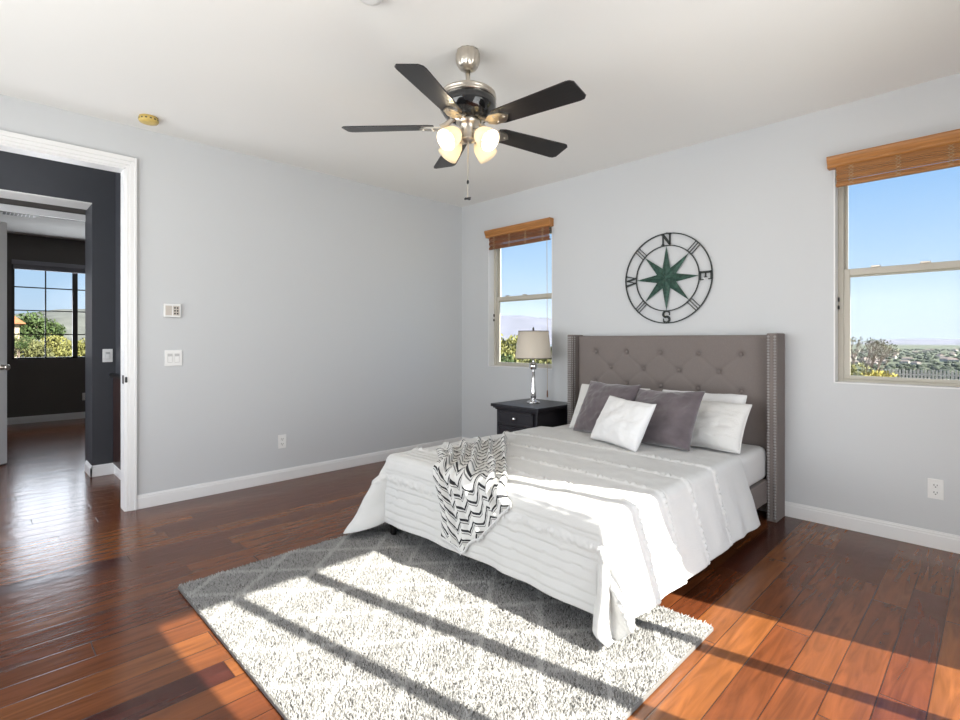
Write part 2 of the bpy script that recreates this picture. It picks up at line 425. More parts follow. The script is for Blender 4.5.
baseboard('baseboard_hallside', 'y', -3.085, -1, -1.285, -0.12, 'white baseboard of the hall side wall')
baseboard('baseboard_far', 'x', -5.6, 1, YF, -1.4, 'white baseboard under the far room window')

# far room doorway casing
t2 = struct(box('trim_2', -1.998, -1.98, -4.55, -3.04, 2.385, 2.45, 'trim', bev=0.004), 'white head casing over the far room doorway', 'door casing')
struct(box('trim_4', -1.60, -1.30, YF, -3.258, 2.424, 2.433, 'ceil'), 'pale textured soffit under the hall passage header', 'soffit')
# white open door of the far room
d1 = struct(empty('door_1', (-1.97, -4.35, 0), atan2(0.585, -0.52)), 'white panelled door standing half open at the far room', 'door')
bm = bmesh.new(); B(bm, 0, 0.755, -0.02, 0.02, 0.012, 2.36, 0.003)
for zz0, zz1 in ((0.2, 0.95), (1.08, 2.2)):
    for xx0, xx1 in ((0.11, 0.36), (0.44, 0.65)):
        for s in (-1, 1):
            B(bm, xx0, xx1, min(s * 0.02, s * 0.027), max(s * 0.02, s * 0.027), zz0, zz1, 0.004)
mesh_obj('door_leaf', bm, 'trim', d1)
bm = bmesh.new()
for s in (-1, 1):
    lathe(bm, [(0.026, 0), (0.026, 0.008), (0.010, 0.012), (0.010, 0.04), (0.026, 0.05), (0.028, 0.062), (0.02, 0.074)], 16,
          Matrix.Translation((0.700, s * 0.02, 0.95)) @ Matrix.Rotation(-s * pi / 2, 4, 'X'))
mesh_obj('door_knob', bm, 'nickel', d1, True)
# dark wood wainscot with a cap in the hall
t3 = struct(empty('trim_3'), 'dark red wood panel with flat cap beside the hall light switch', 'wood panel')
box('panel', -1.262, -0.16, -3.110, -3.085, 0.10, 0.885, 'dark_red_wood', t3, 0.003)
box('cap', -1.285, -0.16, -3.135, -3.085, 0.885, 0.915, 'black_wood', t3, 0.005)

# ------------------------------------------------------------------ windows
def window(name, w, label):
    x0, x1, z0, z1 = w
    root = struct(empty(name, ((x0 + x1) / 2, 0.1, z0)), label, 'window'); c = Vector(root.location)
    def P(o): o.parent = root; o.location = -c; return o
    y0, y1 = 0.085, 0.155
    bm = bmesh.new(); fw = 0.035
    for a in ((x0, x0 + fw, z0, z1), (x1 - fw, x1, z0, z1), (x0 + fw, x1 - fw, z0, z0 + 0.02), (x0 + fw, x1 - fw, z1 - fw, z1)):
        B(bm, a[0], a[1], y0, y1, a[2], a[3], 0.003)
    P(mesh_obj('window_frame', bm, 'frame'))
    zm = 1.652
    def sash(ya, yb, za, zb, sw):
        bm = bmesh.new(); xa, xb = x0 + fw, x1 - fw
        for a in ((xa, xa + sw, za, zb), (xb - sw, xb, za, zb), (xa + sw, xb - sw, za, za + sw * 0.72), (xa + sw, xb - sw, zb - sw * 1.35, zb)):
            B(bm, a[0], a[1], ya, yb, a[2], a[3], 0.003)
        s = P(mesh_obj('sash', bm, 'frame'))
        ym = (ya + yb) / 2
        g = box('glass_pane', xa + sw - 0.004, xb - sw + 0.004, ym - 0.0015, ym + 0.0015, za + sw * 0.5, zb - sw, 'glass', s)
        return s
    sash(0.122, 0.148, zm - 0.02, z1 - fw, 0.016)     # upper, outside
    s = sash(0.092, 0.120, z0 + 0.02, zm + 0.032, 0.032)  # lower, inside
    bm = bmesh.new()
    for xx in (x0 + 0.18, x0 + 0.42):
        B(bm, xx, xx + 0.05, 0.074, 0.095, zm + 0.030, zm + 0.042, 0.003)
    mesh_obj('sash_lock', bm, 'nickel', s)
    bm = bmesh.new()
    B(bm, x0 + 0.005, x0 + 0.014, 0.070, 0.086, 1.47, 1.50, 0.003); B(bm, x0 + 0.005, x0 + 0.014, 0.066, 0.086, 1.42, 1.445, 0.003)
    P(mesh_obj('vent_latch', bm, 'black_plastic'))
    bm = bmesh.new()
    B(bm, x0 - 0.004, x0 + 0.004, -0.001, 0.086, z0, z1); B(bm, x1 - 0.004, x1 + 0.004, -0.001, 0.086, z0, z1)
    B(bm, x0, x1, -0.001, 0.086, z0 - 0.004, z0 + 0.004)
    P(mesh_obj('lit_reveal_lining', bm, 'trim'))  # added white lining; its paler colour imitates skylight on the reveals
    return root
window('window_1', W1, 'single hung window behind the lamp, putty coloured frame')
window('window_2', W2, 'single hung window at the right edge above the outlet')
# gridded window of the far room
w3 = struct(empty('window_3', (-5.68, -2.9, 0.93)), 'gridded window of the far room seen through the doorway', 'window'); c3 = Vector(w3.location)
def P3(o): o.parent = w3; o.location = -c3; return o
bm = bmesh.new()
xa, xb = -5.70, -5.64
ya, yb, za, zb = W3
B(bm, xa, xb, ya, ya + 0.035, za, zb); B(bm, xa, xb, yb - 0.035, yb, za, zb)
B(bm, xa, xb, ya, yb, za, za + 0.025); B(bm, xa, xb, ya, yb, zb - 0.035, zb); B(bm, xa, xb, -2.925, -2.862, za, zb)
P3(mesh_obj('window_frame', bm, 'darkframe'))
bm = bmesh.new()
for zz in (1.295, 1.645, 1.985):
    B(bm, xa + 0.02, xb - 0.02, ya + 0.035, yb - 0.035, zz - 0.008, zz + 0.008)
for yy in (-3.24, -2.53):
    B(bm, xa + 0.021, xb - 0.021, yy - 0.008, yy + 0.008, za, zb)
P3(mesh_obj('muntins', bm, 'darkframe'))
P3(box('glass_pane', -5.672, -5.669, ya, yb, za, zb, 'glass'))
# grey cellular shade pulled up at the top of it
cs = thing('cellular_shade', 'grey cellular shade pulled up at the top of the far room window', 'window shade', (-5.6, -2.9, 2.24))
o = box('headrail', -5.605, -5.55, -3.62, -2.18, 2.30, 2.365, 'cellular', None, 0.004); o.parent = cs; o.location = -Vector(cs.location)
bm = bmesh.new()
for k in range(5): B(bm, -5.60, -5.57, -3.60, -2.2, 2.235 + k * 0.013, 2.246 + k * 0.013, 0.003)
o = mesh_obj('folded_fabric', bm, 'cellular'); o.parent = cs; o.location = -Vector(cs.location)

# glazed French door in the right wall (out of frame; its bars throw the shadows on the rug)
d2 = struct(empty('door_2', (XR + 0.06, -2.05, 0)), 'glazed double door in the right wall', 'door'); cd2 = Vector(d2.location)
KX = 0.205
bars = [(-3.12, -3.065), (-1.265, -1.22)]
for yb_, wd in ((-1.655, 0.058), (-2.150, 0.075), (-2.510, 0.058)):
    bars.append((yb_ - wd / 2, yb_ + wd / 2))
bm = bmesh.new()
for a, b_ in bars: B(bm, XR + 0.045, XR + 0.085, a, b_, 0.0, 2.42)
B(bm, XR + 0.045, XR + 0.085, -3.12, -1.245, 2.385, 2.42); B(bm, XR + 0.045, XR + 0.085, -3.12, -1.245, 0.0, 0.10)
o = mesh_obj('door_frame', bm, 'trim'); o.parent = d2; o.location = -cd2
o = box('glass_pane', XR + 0.064, XR + 0.066, -3.10, -1.26, 0.09, 2.39, 'glass'); o.parent = d2; o.location = -cd2
# curtain tied back at the near jamb of that door
cu = tag(empty('curtain', (XR - 0.045, -1.2, 0)), 'white curtain tied back beside the glazed door', 'curtain'); ccu = Vector(cu.location)
edge_ = [(2.50, -1.66), (2.40, -1.635), (2.263, -1.605), (2.04, -1.55), (1.90, -1.51), (1.75, -1.48), (1.55, -1.465), (1.40, -1.43), (1.31, -1.38), (1.24, -1.31), (1.15, -1.21), (0.6, -1.21), (0.03, -1.21)]
Vc = []; nyc = 60
for z_, ye in edge_:
    for i in range(nyc):
        t_ = i / (nyc - 1); y_ = -1.10 + (ye + 1.10) * t_
        Vc.append((XR - 0.05 + 0.018 * sin(t_ * 40), y_, z_))
o = np_obj('curtain_panel', Vc, grid_faces(len(edge_), nyc), 'cotton', cu); o.location = -ccu
so = o.modifiers.new('cloth_thickness', 'SOLIDIFY'); so.thickness = 0.004
cu2 = tag(empty('curtain', (XR - 0.045, -3.2, 0)), 'white curtain tied back at the far side of the glazed door', 'curtain')
edge2 = [(2.50, -2.78), (2.38, -2.81), (2.10, -2.87), (1.65, -2.95), (1.45, -3.03), (1.32, -3.09), (1.25, -3.12), (0.6, -3.12), (0.03, -3.12)]
Vc = []
for z_, ye in edge2:
    for i in range(nyc):
        t_ = i / (nyc - 1); y_ = -3.27 + (ye + 3.27) * t_
        Vc.append((XR - 0.05 + 0.018 * sin(t_ * 40), y_, z_))
o = np_obj('curtain_panel', Vc, grid_faces(len(edge2), nyc), 'cotton', cu2); o.location = -Vector(cu2.location)
so = o.modifiers.new('cloth_thickness', 'SOLIDIFY'); so.thickness = 0.004
bm = bmesh.new(); tube(bm, [(XR - 0.05, -0.95, 2.51), (XR - 0.05, -3.42, 2.51)], 0.013, 12)
tag(mesh_obj('curtain_rod', bm, 'nickel', None, True), 'nickel rod above the glazed door carrying two curtains', 'curtain rod')
bm = bmesh.new(); tube(bm, [(XR - 0.005, -1.09, 1.27), (XR - 0.075, -1.18, 1.28), (XR - 0.03, -1.275, 1.29), (XR - 0.015, -1.2, 1.28)], 0.012, 8)
o = mesh_obj('tieback', bm, 'cotton', cu, True); o.location = -ccu
# added window behind the camera, holding the front fill lamp
w4 = struct(empty('fill_window', (2.3, YF - 0.06, 0.5)), 'added wide window behind the camera, out of frame, for fill light', 'window'); c4 = Vector(w4.location)
bm = bmesh.new()
for xx in (0.6, 1.7, 2.83, 3.95): B(bm, xx, xx + 0.05, YF - 0.09, YF - 0.04, 0.5, 2.4)
B(bm, 0.6, 4.0, YF - 0.09, YF - 0.04, 0.5, 0.55); B(bm, 0.6, 4.0, YF - 0.09, YF - 0.04, 2.35, 2.4)
o = mesh_obj('window_frame', bm, 'trim'); o.parent = w4; o.location = -c4
o = box('glass_pane', 0.62, 3.98, YF - 0.066, YF - 0.064, 0.52, 2.38, 'glass'); o.parent = w4; o.location = -c4

# ------------------------------------------------------------------ woven shades over the two windows
def shade(x0, x1, zt, zv, zb, wood, reed, label, cordx=None, cordz=0.7):
    root = thing('woven_shade', label, 'window shade', ((x0 + x1) / 2, 0, zb)); c = Vector(root.location)
    def P(o): o.parent = root; o.location = -c; return o
    bm = bmesh.new()
    prof = [(-0.001, zv), (-0.050, zv), (-0.058, zv + 0.008), (-0.058, zv + 0.022), (-0.066, zv + 0.034), (-0.074, zv + 0.05),
            (-0.078, zt - 0.012), (-0.074, zt - 0.003), (-0.066, zt), (-0.001, zt)]
    a = [bm.verts.new((x0, y, z)) for y, z in prof]; b = [bm.verts.new((x1, y, z)) for y, z in prof]
    n = len(prof); bm.faces.new(a); bm.faces.new(list(reversed(b)))
    for i in range(n):
        j = (i + 1) % n; bm.faces.new((a[j], a[i], b[i], b[j]))
    P(mesh_obj('valance', bm, wood))
    # gathered woven reeds: stacked soft folds of thin slats
    bm = bmesh.new(); xs0, xs1 = x0 + 0.045, x1 - 0.02
    nf = 3; k = 0; z = zv + 0.01
    while z > zb + 0.004:
        y = -0.030 - 0.016 * abs(sin(k * 0.55)) - 0.0015 * (k % 2)
        B(bm, xs0 + random.uniform(0, .004), xs1 - random.uniform(0, .004), y - 0.004, y + 0.003, z - 0.0085, z, 0.0018, 1)
        z -= 0.0092; k += 1
    B(bm, xs0, xs1, -0.052, -0.022, zb - 0.004, zb + 0.014, 0.004)
    P(mesh_obj('folded_reeds', bm, reed))
    m_ = 4
    for q in range(m_):
        xx = xs0 + (xs1 - xs0) * (q + 0.35) / (m_ - 0.3); bm = bmesh.new()
        for w in range(6):
            za, zb_ = zv - (zv - zb) * w / 6, zv - (zv - zb) * (w + 1) / 6
            s = 1 if w % 2 else -1
            tube(bm, [(xx - s * 0.013, -0.053, za), (xx + s * 0.013, -0.053, zb_)], 0.0016, 5)
            tube(bm, [(xx + s * 0.013, -0.053, za), (xx - s * 0.013, -0.053, zb_)], 0.0016, 5)
        P(mesh_obj('stitching', bm, 'cord'))
    if cordx:
        bm = bmesh.new(); tube(bm, [(cordx, -0.062, zb), (cordx + 0.002, -0.06, 1.4), (cordx, -0.055, cordz + 0.06)], 0.0022, 6)
        co = P(mesh_obj('pull_cord', bm, 'cord'))
        bm = bmesh.new(); lathe(bm, [(0.003, 0.07), (0.006, 0.06), (0.0075, 0.02), (0.006, 0.0)], 10, Matrix.Translation((cordx, -0.055, cordz)))
        mesh_obj('tassel', bm, 'bamboo', co)
    return root
shade(0.443, 1.320, 2.396, 2.318, 2.190, 'honey', 'bamboo', 'brown woven bamboo shade raised over the window behind the lamp', 1.285, 0.66)
shade(3.571, 4.500, 2.405, 2.331, 2.208, 'honey', 'bamboo_l', 'honey coloured wood slat shade raised over the window at the right edge')

# ------------------------------------------------------------------ rug
RX0, RX1, RY0, RY1 = 1.535, 3.510, -3.290, -1.800
rug = tag(empty('rug', ((RX0 + RX1) / 2, (RY0 + RY1) / 2, 0)), 'pale grey shag rug with faint diamond lattice under the foot of the bed', 'rug')
cr_ = Vector(rug.location)
o = box('rug_backing', RX0 + 0.004, RX1 - 0.004, RY0 + 0.004, RY1 - 0.004, 0.0, 0.012, 'rug_back'); o.parent = rug; o.location = -cr_
def make_pile():
    rng = np.random.default_rng(3)
    n = 115000
    # tufts are denser and finer towards the visible front
    bx = rng.uniform(RX0, RX1, n); by = rng.uniform(RY0, RY1, n)
    # lattice: distance to the diamond lines
    P_ = 0.30
    u = (bx - RX0) / P_; v = (by - RY0) / (P_ * 1.25)
    d1 = np.abs(((u + v) % 1.0) - 0.5); d2 = np.abs(((u - v) % 1.0) - 0.5)
    d = np.minimum(d1, d2)
    line = np.clip((0.075 - d) / 0.05, 0, 1)
    hgt = rng.uniform(0.013, 0.021, n) + line * 0.003
    r = rng.uniform(0.0040, 0.0062, n)
    ang = rng.uniform(0, 2 * pi, n); lean = rng.uniform(0.0, 0.016, n)
    tx = bx + lean * np.cos(ang); ty = by + lean * np.sin(ang)
    verts = np.zeros((n, 4, 3)); a0 = rng.uniform(0, 2 * pi, n)
    for k in range(3):
        verts[:, k, 0] = bx + r * np.cos(a0 + k * 2 * pi / 3); verts[:, k, 1] = by + r * np.sin(a0 + k * 2 * pi / 3); verts[:, k, 2] = 0.006
    verts[:, 3, 0] = tx; verts[:, 3, 1] = ty; verts[:, 3, 2] = 0.006 + hgt
    verts = verts.reshape(-1, 3)
    verts[:, 0] = np.clip(verts[:, 0], RX0 - 0.012, RX1 + 0.012); verts[:, 1] = np.clip(verts[:, 1], RY0 - 0.012, RY1 + 0.012)
    base = (np.arange(n) * 4)[:, None, None]
    f = np.array([[0, 1, 3], [1, 2, 3], [2, 0, 3]])[None]
    faces = (f + base).reshape(-1, 3)
    me = bpy.data.meshes.new('pile')
    me.vertices.add(len(verts)); me.vertices.foreach_set('co', verts.astype(np.float32).ravel())
    me.loops.add(faces.size); me.loops.foreach_set('vertex_index', faces.astype(np.int32).ravel())
    me.polygons.add(len(faces)); me.polygons.foreach_set('loop_start', np.arange(0, faces.size, 3, dtype=np.int32))
    me.update(calc_edges=True); me.validate()
    ca = me.color_attributes.new('tuft', 'FLOAT_COLOR', 'POINT')
    tone = rng.uniform(0.27, 0.42, n); tone = np.where(rng.random(n) < 0.10, tone * 0.4, tone)
    tone = tone * (1 - line) + (tone * 0.6 + 0.27) * line
    cc = np.ones((n, 4, 4)); cc[:, :, 0] = tone[:, None]; cc[:, :, 1] = tone[:, None] * 0.995; cc[:, :, 2] = tone[:, None] * 0.98
    ca.data.foreach_set('color', cc.astype(np.float32).ravel())
    o = bpy.data.objects.new('pile', me); COL.objects.link(o); me.materials.append(M['pile'])
    o.parent = rug; o.location = -cr_; o['kind'] = 'stuff'
    return o
make_pile()
bm = bmesh.new()
for a in ((RX0, RX1, RY0 - 0.006, RY0 + 0.004), (RX0, RX1, RY1 - 0.004, RY1 + 0.006)): B(bm, *a, 0, 0.016, 0.003)
for a in ((RX0 - 0.006, RX0 + 0.004, RY0, RY1), (RX1 - 0.004, RX1 + 0.006, RY0, RY1)): B(bm, *a, 0, 0.016, 0.003)
o = mesh_obj('bound_edge', bm, 'rug_back'); o.parent = rug; o.location = -cr_

# ------------------------------------------------------------------ bed
bed = thing('bed', 'queen bed with tufted taupe grey wingback headboard', 'bed', (2.475, -1.1, 0)); cb = Vector(bed.location)
def PB(o, par=None):
    o.parent = par or bed
    if par is None: o.location = -cb
    return o
# tufted panel
def headboard_panel():
    x0, x1, z0, z1, yf, ybk = 1.674, 3.256, 0.14, 1.252, -0.118, -0.03
    nx, nz = 180, 130
    buttons = [(x, 1.113) for x in (1.859, 2.16, 2.457, 2.755, 3.06)] + [(x, 0.979) for x in (2.01, 2.31, 2.605, 2.907)] + \
              [(x, 0.847) for x in (1.859, 2.16, 2.457, 2.755, 3.06)] + [(x, 0.713) for x in (2.01, 2.31, 2.605, 2.907)]
    segs = []
    for i, (ax, az) in enumerate(buttons):
        for bx_, bz in buttons[i + 1:]:
            if abs(abs(ax - bx_) - 0.15) < 0.02 and abs(abs(az - bz) - 0.134) < 0.02: segs.append((ax, az, bx_, bz))
    X, Z = np.meshgrid(np.linspace(x0, x1, nx), np.linspace(z0, z1, nz))
    D = np.zeros_like(X)
    for bx_, bz in buttons:
        r = np.hypot(X - bx_, Z - bz); D += 0.020 * np.exp(-(r / 0.022) ** 2) + 0.006 * np.exp(-(r / 0.06) ** 2)
    cre = np.zeros_like(X)
    for ax, az, bx_, bz in segs:
        dx, dz = bx_ - ax, bz - az; L2 = dx * dx + dz * dz
        t = np.clip(((X - ax) * dx + (Z - az) * dz) / L2, 0, 1)
        r = np.hypot(X - ax - t * dx, Z - az - t * dz); cre = np.maximum(cre, 0.0035 * np.exp(-(r / 0.010) ** 2))
    D += cre
    # side, top roll-over
    e = np.minimum(np.minimum(X - x0, x1 - X), z1 - Z); rr = 0.03
    ed = np.where(e < rr, rr - np.sqrt(np.maximum(rr * rr - (rr - np.maximum(e, 0)) ** 2, 0)), 0)
    Y = yf + D + ed
    V = np.stack([X, Y, Z], -1).reshape(-1, 3); F = []
    for j in range(nz - 1):
        for i in range(nx - 1):
            a = j * nx + i; F.append((a, a + 1, a + nx + 1, a + nx))
    # back rim
    base = len(V); rim = [j * nx for j in range(nz)] + [(nz - 1) * nx + i for i in range(1, nx)] + [j * nx + nx - 1 for j in range(nz - 2, -1, -1)] + [i for i in range(nx - 2, 0, -1)]
    back = V[rim].copy(); back[:, 1] = ybk
    V = np.vstack([V, back]); n = len(rim)
    for k in range(n):
        q = (k + 1) % n; F.append((rim[k], base + k, base + q, rim[q]))
    F.append(tuple(base + k for k in range(n)))
    p = PB(np_obj('headboard_panel', V, F, 'linen'))
    for bx_, bz in buttons[:14]:
        bm = bmesh.new()
        lathe(bm, [(0.0135, 0.0), (0.0135, 0.004), (0.011, 0.0075), (0.006, 0.0095), (0.001, 0.010)], 14,
              Matrix.Translation((bx_, yf + 0.020, bz)) @ Matrix.Rotation(pi / 2, 4, 'X'))
        mesh_obj('tuft_button', bm, 'linen', p, True)
    return p
headboard_panel()
for xa, xb in ((1.630, 1.674), (3.256, 3.320)):
    wg = PB(box('headboard_wing', xa, xb, -0.212, -0.022, 0.0, 1.262, 'linen', None, 0.008, 3))
    cols_ = [(xa + 0.012, -0.2115, pi / 2, 'X'), (xb - 0.012, -0.2115, pi / 2, 'X')]
    if xa < 2: cols_ += [(xb - 0.0005, -0.197, pi / 2, 'Y'), (xb - 0.0005, -0.160, pi / 2, 'Y')]   # the inner side of the left wing shows its nails too
    for xx, yy, an, axn in cols_:
        bm = bmesh.new(); z = 0.03
        while z < 1.25:
            lathe(bm, [(0.0085, 0.0), (0.0078, 0.003), (0.0048, 0.006), (0.001, 0.007)], 8, Matrix.Translation((xx, yy, z)) @ Matrix.Rotation(an, 4, axn))
            z += 0.0195
        mesh_obj('nailhead_trim', bm, 'nail', wg, True)
bm = bmesh.new()
for a in ((1.690, 1.725, -2.195, -0.10), (3.225, 3.262, -2.195, -0.212), (1.690, 3.262, -2.20, -2.165)): B(bm, a[0], a[1], a[2], a[3], 0.125, 0.275, 0.006)
B(bm, 1.715, 3.235, -2.18, -0.11, 0.20, 0.255)
PB(mesh_obj('bed_rail', bm, 'linen'))
for lx, ly, lz in ((1.735, -2.165, 0.022), (3.21, -2.165, 0.022)):
    bm = bmesh.new()
    lathe(bm, [(0.017, lz), (0.021, lz + 0.012), (0.019, lz + 0.03), (0.026, lz + 0.06), (0.030, lz + 0.075), (0.022, lz + 0.082), (0.030, lz + 0.09), (0.030, 0.128)], 20, Matrix.Translation((lx, ly, 0)))
    PB(mesh_obj('bed_leg', bm, 'black_wood', None, True))

# mattress with its white fitted sheet
mt = tag(box('mattress', 1.705, 3.245, -2.185, -0.125, 0.262, 0.490, 'cotton', None, 0.05, 5), 'mattress in a white fitted sheet showing beside the right headboard wing', 'mattress')
for p in mt.data.polygons: p.use_smooth = True

# bedspread: flat cloth coordinates (a across, b along) mapped over the bed
BX0, BX1, BY, BT = 1.688, 3.262, -2.205, 0.506
OV = 0.375
def bed_map(a, b):
    """numpy arrays in cloth coordinates -> draped positions"""
    r = 0.045
    cx0, cx1, cy = BX0 + r, BX1 - r, BY + r
    da = np.where(a < cx0, cx0 - a, np.where(a > cx1, a - cx1, 0.0)); sgn = np.where(a < cx0, -1.0, 1.0)
    db = np.maximum(cy - b, 0.0)
    d = np.hypot(da, db)
    th = np.arctan2(db, np.maximum(da, 1e-9))          # 0 = side, pi/2 = foot
    q = r * pi / 2
    ang = np.minimum(d / r, pi / 2)
    rest = np.maximum(d - q, 0)
    rest = rest * (1 + np.where(sgn < 0, 0.14, 0.0) * np.sin(2 * th) ** 2)
    side_fl = np.where(sgn > 0, 0.27, 0.30); foot_fl = 0.06
    c2 = np.cos(th) ** 2
    mid = np.sin(2 * th) ** 2
    flare = side_fl * c2 + foot_fl * (1 - c2) + mid * np.where(sgn > 0, 0.10, 0.46)
    inner = 1.0 / np.sqrt(1 + flare ** 2)
    out = r * np.sin(ang) + rest * flare * inner
    # folds of the loose corner cloth
    wav = np.sin(th * 6.0 + 0.6) * mid * 0.17 * rest
    out = out + wav
    down = r * (1 - np.cos(ang)) + rest * inner
    x = np.clip(a, cx0, cx1) + sgn * out * np.cos(th)
    y = np.maximum(b, cy) - out * np.sin(th)
    # gentle crown of the top
    crown = 0.010 * (1 - ((np.clip(a, cx0, cx1) - 2.475) / 0.75) ** 2)
    z = BT + crown - down
    return x, y, z
def normals(P):
    du = np.gradient(P, axis=1); dv = np.gradient(P, axis=0)
    n = np.cross(du, dv); n /= np.maximum(np.linalg.norm(n, axis=-1, keepdims=True), 1e-9); return n
def hashn(i):
    return (np.sin(i * 127.1) * 43758.5453) % 1.0
def noise_grid(A, Bc, sx_, sy_, seed=0.0, o=2):
    out = np.empty(A.shape)
    it = np.nditer([A, Bc], flags=['multi_index'])
    for a_, b_ in it:
        out[it.multi_index] = noise.fractal(Vector((float(a_) * sx_, float(b_) * sy_, seed)), 1.0, 2.0, o)
    return out
def bedspread():
    na, nb = 300, 300
    a = np.linspace(BX0 - OV, BX1 + OV, na); b = np.linspace(-0.70, BY - OV, nb)
    A, Bc = np.meshgrid(a, b)
    # hem wanders a little
    X, Y, Z = bed_map(A, Bc); P = np.stack([X, Y, Z], -1)
    N = normals(P)
    if N[10, na // 2, 2] < 0: N = -N
    low = noise_grid(A, Bc, 3.2, 3.2, 1.3, 2); mid_ = noise_grid(A, Bc, 11, 11, 4.7, 2); hi = noise_grid(A, Bc, 75, 60, 9.1, 2)
    hang = np.clip((BT - Z - 0.03) / 0.3, 0, 1)
    D = 0.004 * low * (1 - hang) + 0.010 * low * hang + 0.003 * mid_
    # vertical soft folds on the hanging sides
    D += hang * 0.008 * np.sin(Bc * 24 + 2 * low) * (np.abs(A - 2.475) > 0.75)
    D += hang * 0.006 * np.sin(A * 17 + 2 * low) * (Bc < BY)
    for k, rb in enumerate((-1.13, -1.45, -1.73, -1.975, -2.315)):
        w_ = Bc + 0.010 * mid_ - rb
        D += np.exp(-(w_ / 0.014) ** 2) * (0.009 + 0.015 * hi)
        D -= np.exp(-((w_ - 0.030) / 0.006) ** 2) * 0.004
    for k, pb in enumerate((-2.05, -2.10, -2.15, -2.205, -2.262, -2.365, -2.41, -2.455, -2.50, -2.545)):
        w_ = Bc + 0.0025 * mid_ - pb
        s_ = np.clip(w_ / 0.045, 0, 1); inb = np.clip((0.80 - np.abs(A - 2.475)) / 0.10, 0.12, 1)
        D += np.where((w_ > 0) & (w_ < 0.045), 0.0065 * (1 - s_) , 0) * (0.8 + 0.4 * mid_) * inb
        D -= np.exp(-(w_ / 0.004) ** 2) * 0.003 * inb
    # ruffled hem along the two sides
    P = P + N * D[..., None]
    P[..., 2] = np.maximum(P[..., 2], 0.045 + 0.006 * hi)
    # head edge turned over slightly
    F = grid_faces(nb, na)
    o = np_obj('bedspread', P.reshape(-1, 3), F, 'quilt')
    so = o.modifiers.new('cloth_thickness', 'SOLIDIFY'); so.thickness = 0.007; so.offset = -1.0 if N[10, na // 2, 2] > 0 else 1.0
    return o
bs = tag(bedspread(), 'white tufted bedspread with ruffled rows draped over the bed', 'bedspread')

# chevron throw over the foot of the bed
def throw():
    nu, nv = 130, 200
    s = np.linspace(0, 1, nv)[:, None] * np.ones((1, nu)); t = np.ones((nv, 1)) * np.linspace(0, 1, nu)[None]
    A_, G_ = np.array([1.915, -1.33]), np.array([1.850, -1.92])
    C_, E_ = np.array([2.755, -2.245]), np.array([2.285, -2.520])
    mr = np.array([2.568, -2.06]); ml = np.array([2.27, -2.165])   # mid points, right and left edge
    def bez(p0, p1, p2, s): return ((1 - s) ** 2)[..., None] * p0 + (2 * s * (1 - s))[..., None] * p1 + (s ** 2)[..., None] * p2
    right = bez(A_, mr, C_, s); left = bez(G_, ml, E_, s)
    Q = right * (1 - t)[..., None] + left * t[..., None]
    tt = t[0]; bx_ = np.interp(tt, [0, .35, .72, 1], [C_[0], 2.62, 2.435, E_[0]]); by_ = np.interp(tt, [0, .35, .72, 1], [C_[1], -2.40, -2.560, E_[1]])
    lin = C_ * (1 - tt)[:, None] + E_ * tt[:, None]
    Q = Q + (s ** 2)[..., None] * (np.stack([bx_, by_], -1) - lin)[None]
    lowq = noise_grid(s, t, 3, 3, 2.2, 2)
    # lengthwise gathers displace sideways and up
    Q[..., 0] += 0.006 * np.sin(t * 30 + 3 * lowq); Q[..., 1] += 0.006 * np.sin(t * 22 + 2 * s + 3 * lowq)
    X, Y, Z = bed_map(Q[..., 0], Q[..., 1]); P = np.stack([X, Y, Z], -1)
    N = normals(P)
    if N[5, nu // 2, 2] < 0: N = -N
    fold = np.maximum(0, np.sin(t * 2 * pi * 5.0 + 2.2 * lowq + 1.1 * s)) * 0.032
    fold += np.maximum(0, np.sin(t * 2 * pi * 2.0 + 1.5 + 2 * lowq)) * 0.012
    cross = 0.012 * np.maximum(0, np.sin(s * 26 + 4 * lowq + 2 * t)) * np.clip(1 - s * 2.2, 0, 1)
    D = 0.020 + fold + cross + 0.006 * noise_grid(s, t, 22, 22, 6.6, 2)
    edge = np.minimum(np.minimum(t, 1 - t) / 0.05, np.minimum(s, 1 - s) / 0.03); D = np.where(edge < 1, 0.016 + (D - 0.016) * np.clip(edge, 0, 1), D)
    P = P + N * D[..., None]
    o = np_obj('throw_blanket', P.reshape(-1, 3), grid_faces(nv, nu), 'throw')
    uvl = o.data.uv_layers.new(name='UVMap')
    uvs = np.stack([t, s], -1).reshape(-1, 2); li = np.zeros(len(o.data.loops), dtype=np.int32); o.data.loops.foreach_get('vertex_index', li)
    uvl.data.foreach_set('uv', uvs[li].astype(np.float32).ravel())
    so = o.modifiers.new('cloth_thickness', 'SOLIDIFY'); so.thickness = 0.006; so.offset = -1
    # rolled hem with a fringe of short yarns at the hanging end
    bm = bmesh.new(); last = P[-1]
    for k in range(0, nu, 1):
        p = Vector(last[k]); n_ = Vector(N[-1, k])
        q = p + Vector((random.uniform(-.006, .006), random.uniform(-.004, .004), -random.uniform(0.012, 0.022))) + n_ * random.uniform(0, .004)
        tube(bm, [p + n_ * 0.002, (p + q) / 2 + n_ * 0.004, q], 0.0018, 4)
    tube(bm, [Vector(last[k]) + Vector(N[-1, k]) * 0.003 for k in range(nu)], 0.004, 6)
    mesh_obj('fringe', bm, 'cotton', o)
    return o
tb = tag(throw(), 'white throw blanket with black zigzag stripes draped over the bed foot', 'throw blanket')

